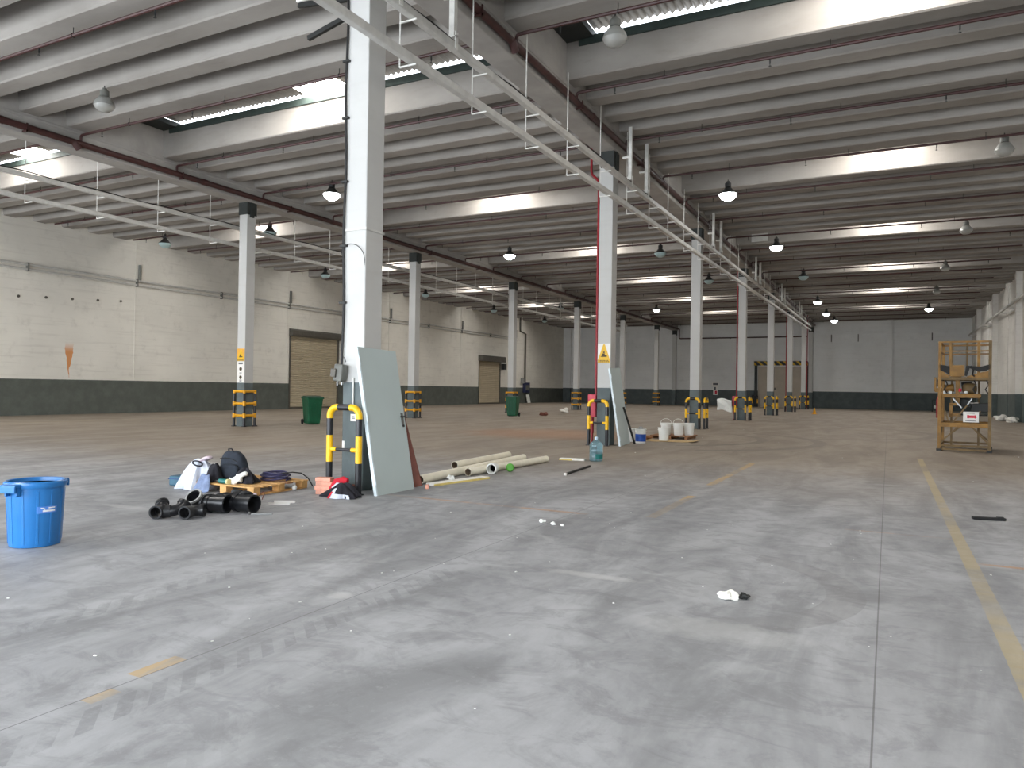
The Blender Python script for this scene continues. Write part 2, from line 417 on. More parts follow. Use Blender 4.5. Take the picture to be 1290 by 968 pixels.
# ---- ceiling: precast ribbed panels between the roof lights
def panel_poly(y_start, y_end):
    P = []
    k = 0; y = y_start
    while y + .5 < y_end + .2:
        e = min(y + .5, y_end) if y + 1.2 + .5 < y_end + .2 else y_end
        P += [(y - (0 if k == 0 else .05), ZP if k else 9.02)] if k else []
        P += [(y, ZR + .03), (y + .03, ZR), (e - .03, ZR), (e, ZR + .03)]
        if e < y_end: P += [(e + .05, ZP)]
        y += 1.2; k += 1
    P += [(y_end, 9.1), (y_start, 9.1)]
    return P
b = MB()
for (x0, x1, nm) in BAYS:
    prev = YN
    for ys in YS:
        ya, yb = ys - DY + 2.25, ys
        if ys == YS[-1]: yb = YF
        ya = max(ya, YN)
        if ya < yb - .6: b.prism(panel_poly(ya, yb), 'x', x0, x1)
tag(b.build('ceiling', M['ceiling']), kind='structure')

# ---- beams and columns
for (x0, x1), nm in zip(BEAMS, ('main column row', 'farther column row')):
    b = MB(); b.box(x0, x1, YN, YF, ZB, 9.3); b.box(x0 - .02, x1 + .02, YN, YF, ZB + .42, ZB + .5)
    tag(b.build('roof_beam', M['beam'], bevel=.02), kind='structure', label='long grey concrete roof beam carried by the %s' % nm, cat='beam')
def column(x, y, label, cap=True):
    r = thing('concrete_column', label, 'column', (x - CW / 2, y + CD / 2, 0), group='concrete columns', kind='structure')
    b = MB(); b.box(-CW / 2, CW / 2, -CD / 2, CD / 2, 0, ZB - .40); b.build('shaft', M['column'], r, bevel=.015)
    b = MB(); b.box(-CW / 2 - .02, CW / 2 + .02, -CD / 2 - .02, CD / 2 + .02, ZB - .42, ZB)
    b.box(-CW / 2 - .035, -CW / 2 + .03, -.08, .08, ZB - .5, ZB + .02); b.box(CW / 2 - .02, CW / 2 + .05, -.08, .08, ZB - .5, ZB + .02)
    b.build('bearing_cap', M['cap'], r)
    return r
for i, y in enumerate(YC): column(XM, y, 'white and grey concrete column, %s of the row nearest the camera' % ORD[i])
for i, y in enumerate(YC): column(XL, y, 'white and grey concrete column, %s of the row nearer the shutter wall' % ORD[i])
column(XM, YF - CD - .002, 'pilaster column on the end wall at the near row'); column(XL, YF - CD - .002, 'pilaster column on the end wall at the farther row')

# ---- roof lights
wn = 0
def wave(x0, x1, ya, za, yb, zb, b, per=.16, amp=.028, q=6):
    n = max(2, int((x1 - x0) / per * q)); vs = []
    for i in range(n + 1):
        x = x0 + (x1 - x0) * i / n; d = amp * math.sin(2 * PI * x / per)
        vs += [(x, ya, za + d), (x, yb, zb + d)]
    b.add(vs, [(2 * i, 2 * i + 1, 2 * i + 3, 2 * i + 2) for i in range(n)])
for (x0, x1, nm) in BAYS:
    xc = (max(x0, -32.0) + min(x1, 6.2)) / 2
    for j, ys in enumerate(YS[:-1]):
        wn += 1
        r = thing('window_%d' % wn, None, None, (xc, ys, 9.0), kind='structure')
        b = MB(); xa, xb = x0 + .62, x1 - .62
        for u0, u1 in ((xa, xc - .72), (xc + .72, xb)): wave(u0, u1, ys - .25, 9.24, ys + 2.30, 9.255, b)
        b.build('corrugated_sheet', M['galv'], r, smooth=True, world=True, solid=.004)
        b = MB(); wave(xc - .73, xc + .73, ys - .25, 9.25, ys + 2.30, 9.265, b)
        b.build('glazing', M['skypanel'], r, smooth=True, world=True)
        b = MB(); b.box(x0, xa + .03, ys - .2, ys + 2.5, 9.06, 9.2); b.box(xb - .03, x1, ys - .2, ys + 2.5, 9.06, 9.2)
        b.build('flashing', M['cap'], r, world=True)
        b = MB(); b.box(x0 + .3, x1 - .3, ys + 2.205, ys + 2.245, 8.93, 9.11); b.build('gutter', M['gutter'], r, world=True)

# ---- main red sprinkler pipes along the beams
def main_pipe(x, z, r_, label):
    r = thing('sprinkler_main_pipe', label, 'pipe', (x, YN + .5, z), group='sprinkler main pipes')
    b = MB(); b.tube([(x, YN + .5, z), (x, YF - .3, z)], r_, 12)
    for k in range(13):
        y = -2.0 + 6.07 * k
        b.tube([(x, y, z), (x, y + .16, z)], r_ * 1.14, 12)
    b.tube([(x + .02, 12.05, z), (x + .02, 12.2, z - .16)], r_ * 1.0, 12)
    b.build('pipe', M['red_pipe'], r, True, world=True)
    for k in range(16):
        y = 1.6 + 4.6 * k
        b = MB(); b.box(x - r_ - .01, x + r_ + .02, y, y + .04, z - r_ - .04, z - r_); b.box(x + r_ , x + r_ + .02, y, y + .04, z - r_ - .04, z + r_)
        b.build('bracket', M['red_pipe'], r, world=True)
main_pipe(-6.295, 7.90, .072, 'thick dark red sprinkler main along the beam over the near column row')
main_pipe(-19.44, 7.86, .085, 'thick dark red sprinkler main along the beam over the farther column row')

# ---- sprinkler branch pipes
def branch_mesh(x0, x1, drop):
    z = 8.10 ; y = 0
    r = thing('sprinkler_pipe', 'x', 'pipe', (x0, 0, z), group='sprinkler branch pipes under the roof ribs')
    if drop:
        pts = [(0, 0, -.22), (0, 0, -.06), (.02, 0, -.02), (.06, 0, 0), (x1 - x0, 0, 0)]
    else: pts = [(0, 0, 0), (x1 - x0, 0, 0)]
    b = MB(); b.tube(pts, .034, 8)
    b.build('pipe', M['red_pipe'], r, True)
    L = x1 - x0; n = 4
    for k in range(n):
        u = .9 + (L - 1.8) * k / (n - 1)
        b = MB(); b.tube([(u, 0, -.03), (u, 0, -.12)], .016, 6); b.tube([(u, 0, -.12), (u, 0, -.17)], .008, 6); b.tube([(u, 0, -.165), (u, 0, -.172)], .028, 8)
        b.build('sprinkler_head', M['dark'], r)
        h = u + 1.1
        if k < n - 1:
            b = MB(); b.tube([(h, 0, .02), (h, 0, .16)], .008, 6)
            b.tube([(h, .042 * math.cos(a * PI / 4), .042 * math.sin(a * PI / 4)) for a in range(8)], .008, 5, closed=True)
            b.build('hanger', M['dark'], r)
    return r
PIPE_Y = [ys + dy for ys in YS for dy in (2.66, 6.16, 9.78)]
protos = [branch_mesh(-31.4, -20.6, False), branch_mesh(-19.44, -7.3, True), branch_mesh(-6.295, 5.2, True)]
for bi, pr in enumerate(protos):
    nm = BAYS[bi][2]; first = True
    for j, ys in enumerate(YS):
        if ys < -4: continue
        for k, dy in enumerate((2.66, 6.16, 9.78)):
            y = ys + dy
            if y > YF - .6 or (j == 8 and k): continue
            if y < 1.5: continue
            lab = 'red sprinkler pipe in %s, %s past roof light strip %s' % (nm.replace('the bay along', 'the bay along'), ORD[k], ORD[j - 1])
            loc = (pr.location.x, y, 8.10)
            if first: pr.location = loc; pr['label'] = lab; first = False
            else: copy_tree(pr, loc, lab)
tube_z = 6.85
b = MB(); b.tube([(-19.3, YF - .34, 7.86), (-19.3, YF - .34, 6.9), (-19.2, YF - .34, 6.85), (-7.0, YF - .34, 6.85)], .06, 8)
for x in (-18.0, -14.2, -10.4): b.box(x, x + .05, YF - .4, YF - .001, 6.76, 6.80)
tag(b.build('sprinkler_cross_pipe', M['red_pipe'], None, True, loc=(-13, YF - .3, 6.8)), 'dark red pipe crossing the end wall of the middle bay', 'pipe')

# ---- suspended trunking rails
def trunking(x, arm, ya, yb, zl, zu, sl, su, label, step, phase):
    r = thing('suspended_trunking', label, 'cable trunking', (x, ya, zl), group='suspended trunking rails')
    L = yb - ya
    def z_at(z, s, y): return z + s * (y - 7)
    for nm, z, s in (('lower_rail', zl, sl), ('upper_rail', zu, su)):
        b = MB(); b.bar((x, ya, z_at(z, s, ya)), (x, yb, z_at(z, s, yb)), .11, .12)
        b.build(nm, M['rail'], r, world=True, bevel=.015)
    b = MB(); pts = []
    for k in range(int(L / .5)):
        y = ya + .5 * k; pts.append((x + .02 * math.sin(y * 1.7), y, z_at(zu, su, y) + .085 + .02 * math.sin(y * 2.9)))
    b.tube(pts, .018, 5); b.build('cable', M['cable'], r, True, world=True)
    k = 0; y = phase
    while y < yb - 1:
        za, zc = z_at(zl, sl, y) - .085, z_at(zu, su, y) - .085
        hx = x + arm
        b = MB(); b.tube([(hx, y, ZR if True else 8.3), (hx, y, za)], .011, 6)
        b.bar((hx, y, za), (x + (.09 if arm < 0 else -.09), y, za), .022); b.bar((hx, y, zc), (x + (.09 if arm < 0 else -.09), y, zc), .022)
        b.build('hanger', M['whitepaint'], r, world=True)
        y += step; k += 1
    return r
trunking(-6.0, -.19, -3.0, 68.0, 6.02, 6.66, .0135, .0085, 'pair of pale grey trunking rails hung beside the near column row', 2.02, 2.4)
trunking(-20.5, -.25, 2.0, 62.0, 6.32, 6.92, .003, .003, 'pair of pale grey trunking rails hung beyond the farther column row', 2.02, 3.5)
# white drop posts from the roof to the rails at the columns
for i, y in enumerate(YC[:6]):
    for k, dy in enumerate((.02, 1.45)):
        zt = 6.66 + .0085 * (y - 7) + .06
        b = MB(); b.bar((-6.0, y + dy, zt + .075), (-6.0, y + dy, ZR), .09); b.box(-6.072, -6.058, y + dy - .04, y + dy + .04, zt - .1, zt + .16); b.box(-5.942, -5.928, y + dy - .04, y + dy + .04, zt - .1, zt + .16); b.box(-6.072, -5.928, y + dy - .04, y + dy + .04, zt + .08, zt + .1); b.box(-6.2, -5.96, y + dy - .05, y + dy + .05, 7.45, 7.5)
        tag(b.build('drop_post', M['whitepaint'], loc=(-6.0, y + dy, zt)), 'white drop post holding the trunking rail, %s one past the %s near-row column' % (ORD[k], ORD[i]), 'post', 'white drop posts at the trunking rails')

# ---- high bay lamps
def lamp(kind):
    r = thing('hanging_lamp', 'x', 'lamp', (0, 0, 0), group='high bay lamps')
    b = MB(); b.lathe([(.0, .34), (.05, .34), (.055, .30), (.1, .28), (.1, .16), (.06, .14)], 16); b.build('gear_housing', M['dark'] if kind != 'glass' else M['grey_box'], r, True)
    b = MB(); b.tube([(0, 0, .33), (0, 0, .398)], .014, 6); b.build('suspension_rod', M['dark'], r, True)
    if kind == 'glass':
        b = MB(); b.lathe([(.07, .15), (.13, .12), (.20, .02), (.225, -.06), (.21, -.065), (.19, 0), (.12, .10), (.06, .13)], 28); b.build('reflector', M['lens'], r, True)
        b = MB(); b.lathe([(.21, -.06), (.19, -.12), (.12, -.18), (.0, -.20)], 28); b.build('lens', M['lens'], r, True)
    else:
        b = MB(); b.lathe([(.06, .16), (.11, .12), (.2, .0), (.275, -.06), (.285, -.08), (.27, -.078), (.19, 0), (.1, .11), (.05, .14)], 28); b.build('reflector', M['bellmetal'], r, True)
        b = MB(); b.lathe([(.272, -.075), (.26, -.13), (.2, -.21), (.1, -.265), (.0, -.28)], 28)
        b.build('lens', {'lit': M['glow'], 'dim': M['lensdim'], 'dark': M['bellmetal']}[kind], r, True)
    return r
LP = {k: lamp(k) for k in ('lit', 'dim', 'glass')}
LAMPS = (('glass', -4.22, 11.9, 'clear glass high bay lamp just past the near roof light in the yellow lift bay'),
 ('lit', -4.39, 22.74, 'large lit high bay lamp under the second roof light of the yellow lift bay'),
 ('lit', -4.16, 31.77, 'lit high bay lamp by the small square vent in the yellow lift bay'),
 ('dim', -3.96, 40.47, 'unlit bell lamp between two lit lamps in the yellow lift bay'),
 ('lit', -4.19, 51.95, 'lit high bay lamp third from the end wall in the yellow lift bay'),
 ('lit', -4.21, 59.86, 'lit high bay lamp second from the end wall in the yellow lift bay'),
 ('lit', -4.03, 65.89, 'small lit high bay lamp closest to the end wall in the yellow lift bay'),
 ('glass', 2.46, 21.41, 'clear glass lamp above the yellow lift, closest of its file to the camera'),
 ('glass', 2.46, 31.33, 'clear glass lamp above the yellow lift, second of its file'),
 ('glass', 2.34, 40.34, 'clear glass lamp above the yellow lift, third of its file'),
 ('glass', 2.45, 49.44, 'clear glass lamp above the yellow lift, fourth of its file'),
 ('lit', 2.44, 58.77, 'lit high bay lamp at the end of the file above the yellow lift'),
 ('glass', -15.19, 10.08, 'clear glass lamp near the camera in the middle bay'),
 ('lit', -15.54, 17.8, 'large lit lamp beside the first near column in the middle bay'),
 ('lit', -15.23, 29.31, 'lit lamp in the middle of the ceiling between the first two near columns'),
 ('lit', -15.31, 53.11, 'lit lamp between the second and third near columns in the middle bay'),
 ('dim', -8.89, 31.32, 'pale blue unlit lamp between the second and third near columns'),
 ('dim', -8.69, 40.09, 'dark bell lamp between the third and fourth near columns'),
 ('dim', -27.64, 21.18, 'pale lamp over the wall run nearest the camera in the shutter bay'),
 ('dim', -27.16, 30.71, 'bluish lamp above the larger roller shutter'),
 ('dim', -26.71, 39.7, 'bluish lamp past the larger roller shutter in the shutter bay'),
 ('dim', -27.07, 49.59, 'bluish lamp third in file along the shutter wall bay'),
 ('dim', -26.84, 58.48, 'bluish lamp above the smaller roller shutter'),
 ('dim', -21.71, 21.31, 'dark bell lamp against the bright roof light by the first farther-row column'),
 ('dim', -21.58, 49.79, 'small bell lamp before the roof light by the fourth farther-row column'))
used = set()
for kind, x, y, lab in LAMPS:
    pr = LP[kind]; q_ = 6.4 / 6.05; yy = y * q_
    loc = (x * q_, yy, 7.85)
    if kind not in used: used.add(kind); pr.location = loc; pr['label'] = lab
    else: copy_tree(pr, loc, lab)
# small square vent plate by the beam
b = MB(); b.box(-5.6, -4.9, 34.55, 34.62, 8.28, 8.72); b.box(-5.6, -4.9, 34.52, 34.6, 8.26, 8.3)
tag(b.build('vent_plate', M['rail'], loc=(-5.2, 34.6, 8.5)), 'small pale square plate on the rib face by the roof beam', 'vent')

# ------------------------------------------------------------------ column guards
def hoop(w):
    r = thing('column_guard', 'x', 'guard rail', (0, 0, 0), group='black and yellow hoop guards')
    h, R_, rb = 1.16, .12, .044
    for sx in (-1, 1):
        x = sx * w / 2
        b = MB()
        for z0, z1, mi in ((0, .42, 0), (.42, .78, 1), (.78, h - R_ - .02, 0)): b.tube([(x, 0, z0), (x, 0, z1)], rb, 14, mi=mi)
        b.lathe([(.075, 0), (.075, .012), (.05, .014)], 14, T(x, 0, 0), mi=0)
        b.build('leg', [M['black'], M['yellow']], r, True)
        pts = [(x, 0, h - R_ - .03)] + [(x - sx * R_ * (1 - math.cos(a)), 0, h - R_ + R_ * math.sin(a)) for a in [PI / 2 * k / 6 for k in range(7)]] + [(x - sx * (R_ + .03), 0, h)]
        b = MB(); b.tube(pts, rb + .001, 14); b.build('corner_bend', M['yellow'], r, True)
    b = MB(); b.tube([(-w / 2 + R_ + .02, 0, h), (w / 2 - R_ - .02, 0, h)], rb, 14); b.build('top_bar', M['black'], r, True)
    b = MB(); b.tube([(-w / 2 + .03, 0, .59), (-w / 2 + .12, 0, .59)], .03, 12, mi=1); b.tube([(w / 2 - .12, 0, .59), (w / 2 - .03, 0, .59)], .03, 12, mi=1)
    b.tube([(-w / 2 + .1, 0, .59), (w / 2 - .1, 0, .59)], .022, 12, mi=0); b.build('middle_bar', [M['black'], M['yellow']], r, True)
    return r
hp = hoop(.50); first = True
for i, y in enumerate(YC):
    n = 'the %s column of the near row' % ORD[i]
    loc = (XM - CW / 2 + (.125 if i == 0 else -.055 if i == 1 else 0), y - (.32 if i == 0 else .25), 0)
    lab = 'black and yellow hoop before %s' % n
    if first: hp.location = loc; hp['label'] = lab; first = False
    else: copy_tree(hp, loc, lab)
    if i >= 2: copy_tree(hp, (XM + .22, y + .2, 0), 'black and yellow hoop on the lift side of %s' % n, rz=PI / 2)

def cage():
    r = thing('column_cage_guard', 'x', 'guard rail', (0, 0, 0), group='black and yellow cage guards')
    w = .48
    for sx in (-1, 1):
        for sy in (-1, 1):
            b = MB(); x, y = sx * w / 2, sy * w / 2
            b.tube([(x, y, 0), (x, y, 1.24)], .045, 10); b.box(x - .06, x + .06, y - .06, y + .06, 0, .03)
            for z in (.38, .79): b.tube([(x, y, z - .08), (x, y, z + .08)], .052, 10, mi=1)
            b.tube([(x, y, 1.14), (x, y, 1.255)], .046, 10, mi=1)
            b.build('post', [M['black'], M['amber']], r, True)
    for z in (.38, .79, 1.21):
        for sx, sy in ((1, 0), (-1, 0), (0, 1), (0, -1)):
            b = MB()
            if sx: b.tube([(sx * w / 2, -w / 2, z), (sx * w / 2, w / 2, z)], .044, 8)
            else: b.tube([(-w / 2, sy * w / 2, z), (w / 2, sy * w / 2, z)], .044, 8)
            b.build('rail', M['amber'], r, True)
    return r
cg = cage()
for i, y in enumerate(YC):
    loc = (XL - CW / 2, y + CD / 2, 0); lab = 'black and yellow cage guard round the %s column of the farther row' % ORD[i]
    if i == 0: cg.location = loc; cg['label'] = lab
    else: copy_tree(cg, loc, lab)

# ------------------------------------------------------------------ things on the columns
def warning_sign(x, y, z0, z1, w, name, label):
    r = thing(name, label, 'sign', (x, y, z0))
    h = z1 - z0
    b = MB(); b.box(-w / 2, w / 2, -.006, 0, 0, h); b.build('board', M['signwhite' if name == 'warning_sign' else 'signorange'], r)
    b = MB(); b.prism([(-w / 2 + .01, .16 * h), (w / 2 - .01, .16 * h), (.02, h * .96), (-.02, h * .96)], 'y', -.010, -.0065); b.build('triangle', M['signyellow'], r)
    b = MB()
    b.prism([(-.09, .30 * h), (.07, .30 * h), (.09, .36 * h), (.02, .40 * h), (.03, .48 * h), (-.04, .48 * h), (-.06, .38 * h)], 'y', -.013, -.0105)
    b.lathe([(0, -.002), (.024, -.002), (.024, 0), (0, 0)], 10, T(.0, -.0105, .54 * h) @ rot('X', 90))
    b.build('pictogram', M['signdark'], r)
    b = MB(); b.box(-w / 2 + .005, w / 2 - .005, -.0085, -.0065, .0, .16 * h); b.build('text_panel', M['signyellow'], r)
    b = MB()
    for zz in (.03, .095):
        x0 = -w / 2 + .02
        while x0 < w / 2 - .05:
            l = R.uniform(.03, .06); b.box(x0, min(x0 + l, w / 2 - .02), -.010, -.0085, zz * h, (zz + .035) * h); x0 += l + .012
    b.build('lettering', M['signdark'], r)
    return r
xc2 = XM - CW / 2
warning_sign(xc2, YC[1] - .001, 2.16, 2.66, .35, 'warning_sign', 'yellow triangle warning sign on the second near-row column above the leaning door')
warning_sign(XL - CW / 2, YC[1] - .001, 2.25, 2.68, .35, 'caution_sign', 'amber triangle warning sign on the farther-row column above a white notice')
r = thing('notice_board', 'white notice with two dark round symbols below the amber warning sign', 'sign', (XL - CW / 2, YC[1] - .001, 1.52))
b = MB(); b.box(-.165, .165, -.006, 0, 0, .71); b.build('board', M['signwhite'], r)
b = MB(); b.box(-.1, .1, -.008, -.0065, .62, .68)
for zz in (.27, .31, .03, .0 + .065): b.box(-.055, .055, -.008, -.0065, zz, zz + .022)
b.build('lettering', M['signgrey'], r)
for zz in (.46, .17):
    b = MB(); b.lathe([(0, 0), (.065, 0), (.065, -.002), (0, -.002)], 20, T(0, -.0065, zz) @ rot('X', 90))
    b.lathe([(.03, 0), (.045, 0), (.045, .003), (.03, .003)], 14, T(.01, -.0075, zz) @ rot('X', 90)); b.build('symbol', M['signdark'], r)

# conduit, cable and switch box on the first column
xl = XM - CW
r = thing('wall_conduit', 'white conduit and black cable running down the first near-row column to a switch box', 'conduit', (xl - .03, YC[0] + .1, 1.5))
b = MB(); b.tube([(xl - .035, YC[0] + .04, 1.62), (xl - .035, YC[0] + .04, 7.2)], .022, 10); b.build('conduit_pipe', M['whitepaint'], r, True, world=True)
b = MB(); pts = [(xl + .0 + .012 * math.sin(z * 3.1), YC[0] - .022, z) for z in [1.7 + .11 * k for k in range(50)]]
b.tube(pts, .017, 6); b.build('cable', M['cable'], r, True, world=True)
for z in (2.6, 3.4, 4.3, 5.2, 6.0):
    b = MB(); b.box(xl - .06, xl + .05, YC[0] - .045, YC[0], z, z + .03); b.build('clip', M['dark'], r, world=True)
b = MB(); pts = [(xl + .16 + .22 * math.sin(a), YC[0] - .02 - .01 * a, 3.25 + .18 * math.cos(a) - .05 * a) for a in [-1.8 + .3 * k for k in range(13)]]
b.tube(pts, .005, 5); b.build('loose_wire', M['cable'], r, True, world=True)
r = thing('switch_box', 'grey switch box hanging on the first near-row column above the dado line', 'switch box', (xl + .03, YC[0] - .09, 1.5))
b = MB(); b.obox((.15, .13, .24), T(0, 0, .13) @ rot('Y', 8)); b.build('housing', M['grey_box'], r, bevel=.02)
b = MB(); b.obox((.09, .04, .12), T(-.06, -.07, .13) @ rot('Y', 8)); b.build('cover', M['brownsteel'], r, bevel=.01)
b = MB(); b.tube([(.0, 0, .24), (.03, 0, .36), (.07, 0, .34), (.075, .02, .28)], .006, 6); b.build('cable_loop', M['cable'], r, True)
b = MB(); b.tube([(-.05, 0, .02), (-.05, 0, -.05)], .014, 8); b.tube([(.03, 0, .02), (.03, 0, -.04)], .014, 8); b.build('gland', M['chrome'], r, True)
b = MB(); b.tube([(XM - .165, YC[0] - .016, 1.15), (XM - .165, YC[0] - .016, 1.56)], .012, 8)
tag(b.build('short_conduit', M['whitepaint'], None, True, loc=(XM - .165, YC[0] - .02, 1.15)), 'short thin white conduit below the grey switch box', 'conduit')
b = MB(); b.box(XM - .215, XM - .115, YC[0] - .005, YC[0], .96, 1.06)
o = tag(b.build('column_label', M['signwhite'], loc=(XM - .165, YC[0], .96)), 'small white label on the grey base of the first near-row column', 'label')
b = MB(); b.box(-.028, .028, -.007, -.005, .035, .048); b.box(-.02, .02, -.007, -.005, .06, .07); b.build('lettering', M['signgrey'], o)
b = MB(); b.box(xl + .01, xl + .05, YC[0] - .006, YC[0], .55, .68)
tag(b.build('sticker', M['signwhite'], loc=(xl + .03, YC[0], .55)), 'narrow white sticker low on the first near-row column', 'sticker')
# ring clamp, bracket marks
b = MB(); b.box(xl - .015, XM + .015, YC[0] - .015, YC[0] + CD + .015, 3.62, 3.65)
tag(b.build('cable_strap', M['rail'], loc=(xl, YC[0], 3.62)), 'grey strap round the first near-row column above the loose wire', 'strap')
for k, (x0, z0, x1, z1) in enumerate(((-7.75, 6.62, -6.9, 6.83), (-7.95, 7.16, -7.0, 7.02))):
    r = thing('bracket_arm', 'dark bracket arm sticking out from the top of the first near-row column, %s one' % ('lower', 'upper')[k], 'bracket', (xl, YC[0] + .2, z1), group='dark bracket arms')
    b = MB(); b.bar((x0, YC[0] + .2, z0), (xl - .004, YC[0] + .2, z1), .05, .07); b.build('arm', M['dark'], r, world=True)
    b = MB(); b.bar((xl - .12, YC[0] + .2, z1), (xl - .03, YC[0] + .2, z1 - .35), .02); b.build('stay', M['dark'], r, world=True)
# red risers and hose cabinets
for i, top in ((1, 6.9), (3, 6.6), (5, 6.4), (6, 6.2)):
    y = YC[i]; x = xl - .07 if i != 6 else XM + .1
    nm = ORD[i]
    r = thing('fire_riser', 'red fire pipe standing against the %s near-row column' % nm, 'pipe', (x, y + .12, .5), group='red fire risers')
    pts = [(x, y + .12, {1: 1.325, 3: 1.225}.get(i, .02)), (x, y + .12, top)]
    if i == 1: pts += [(x - .06, y + .15, top + .15), (x - .22, y + .2, top + .3), (x - .25, y + .2, top + .4), (x - .25, y + .2, ZR)]
    else: pts += [(x, y + .12, ZR)]
    b = MB(); b.tube(pts, .034, 10); b.build('pipe', M['red_bright'], r, True, world=True)
    if i in (1, 3):
        r = thing('hose_cabinet', 'faded red fire hose cabinet beside the %s near-row column' % nm, 'cabinet', (x - .1, y + .1, .4))
        zz = 1.32 if i == 1 else 1.22
        b = MB(); b.box(x - .19, x + .035, y + .02, y + .3, .72, zz); b.build('body', M['pinkred'], r, world=True, bevel=.012)
        b = MB(); b.box(x - .175, x + .02, y + .005, y + .02, .75, zz - .03); b.build('door', M['pinkred'], r, world=True, bevel=.006)
        b = MB(); b.tube([(x - .09, y + .1, .3), (x - .09, y + .1, .74)], .045, 10); b.lathe([(.07, 0), (.07, .04), (.045, .06)], 12, T(x - .09, y + .1, .0)); b.tube([(x - .09, y + .1, .03), (x - .09, y + .1, .32)], .03, 10); b.build('valve', M['red_bright'], r, True, world=True)
# white plastic sheet tied to fourth column
b = MB(); n = 12; vs = []
for i in range(n + 1):
    for j in range(n + 1):
        u, v = i / n, j / n
        vs.append((-7.76 + .72 * u, YC[3] - .36 + .05 * math.sin(7 * u + 5 * v) + .03 * R.uniform(-1, 1), .50 + .56 * v + .05 * math.sin(5 * u) - .05 * u * (1 - v)))
b.add(vs, [(i * (n + 1) + j, (i + 1) * (n + 1) + j, (i + 1) * (n + 1) + j + 1, i * (n + 1) + j + 1) for i in range(n) for j in range(n)])
tag(b.build('hanging_sheet', M['whiteplastic'], None, True, loc=(-7.3, YC[3] - .3, .5), solid=.004), 'crumpled white plastic sheet hung beside the fourth near-row column', 'sheet')

# ------------------------------------------------------------------ wall fittings
def shutter(name, y0, y1, h, boxed):
    r = thing(name, None, None, (XW, (y0 + y1) / 2, 0), kind='structure')
    prof = []; z = 0.0; per = .115
    while z < h - .05:
        prof += [(XW - .05, z), (XW - .005, z + .03), (XW - .005, z + .07), (XW - .05, z + .1)]; z += per
    poly = prof + [(XW - .08, z), (XW - .08, 0)]
    b = MB(); b.prism([(p[0], p[1]) for p in poly], 'y', y0, y1)
    b.build('curtain', M['shutter'], r, world=True)
    for y in (y0 - .07, y1 - .03):
        b = MB(); b.box(XW - .1, XW + .05, y, y + .1, 0, h + .1); b.build('guide_rail', M['brownsteel'], r, world=True)
    b = MB()
    if boxed: b.box(XW, XW + .45, y0 - .15, y1 + .35, h - .1, h + .42)
    else:
        b.prism([(XW, h + .35), (XW, h - .12), (XW + .3, h - .12), (XW + .34, h), (XW + .3, h + .22)], 'y', y0 - .1, y1 + .25)
    b.build('roller_housing', M['brownsteel'], r, world=True, bevel=.02)
    b = MB(); ym = y1 + .25
    if boxed: b.box(XW, XW + .35, ym + .0, ym + .45, h - .75, h - .2)
    else: b.box(XW, XW + .35, ym, ym + .4, h - .05, h + .3)
    b.build('drive_motor', M['dark'], r, world=True, bevel=.02)
    if not boxed:
        b = MB(); b.box(XW, XW + .06, y1 + .1, y1 + .32, 1.55, h - .12); b.build('channel', M['whitepaint'], r, world=True)
    b = MB(); b.box(XW - .04, XW + .01, y0 + .02, y1 - .02, 0, .1); b.build('bottom_bar', M['brownsteel'], r, world=True)
shutter('door_1', *D1, False); shutter('door_2', *D2, True)
# end wall door with hazard header
r = thing('door_3', None, None, (-9.25, YF, 0), kind='structure')
b = MB(); b.box(-11.5, -7.0, YF + .1, YF + .16, 0, 4.0); b.build('leaf', M['door3'], r, world=True)
b = MB()
for x in (-10.0, -8.5): b.box(x, x + .03, YF + .085, YF + .1, .05, 3.9)
b.build('leaf_joint', M['brownsteel'], r, world=True)
b = MB(); b.box(-9.95, -9.86, YF + .04, YF + .1, 1.7, 1.9); b.build('handle', M['dark'], r, world=True)
b = MB(); b.box(-11.8, -11.55, YF - .2, YF, 0, 4.4); b.box(-7.0, -6.85, YF - .2, YF, 0, 4.4); b.build('post', M['dark'], r, world=True)
b = MB(); b.box(-11.85, -6.9, YF - .28, YF, 4.08, 4.5); b.build('header', M['hazard'], r, world=True)
r = thing('door_post_guard', 'black and yellow guard at the foot of the end wall door post', 'guard rail', (-11.7, YF - .45, 0))
for x in (-.25, .25):
    b = MB(); b.tube([(x, 0, 0), (x, 0, 1.1)], .06, 10, mi=0); b.tube([(x, 0, .35), (x, 0, .75)], .063, 10, mi=1); b.build('post', [M['black'], M['amber']], r, True)
b = MB(); b.tube([(-.25, 0, 1.1), (.25, 0, 1.1)], .06, 10); b.build('rail', M['black'], r, True)
r = thing('fire_notice', 'small white and red notice on the end wall above the dado line', 'sign', (-15.62, YF - .004, 1.1))
b = MB(); b.box(-.32, .32, -.02, 0, .95, 1.25, 0); b.box(-.22, .22, -.02, 0, .0, .85, 0); b.build('board', M['signwhite'], r)
b = MB(); b.box(-.25, .25, -.03, -.02, 1.0, 1.2); b.box(-.16, .05, -.03, -.02, .5, .8); b.build('lettering', M['signgrey'], r)
b = MB(); b.box(-.05, .16, -.03, -.02, .1, .42); b.build('red_mark', M['signred'], r)

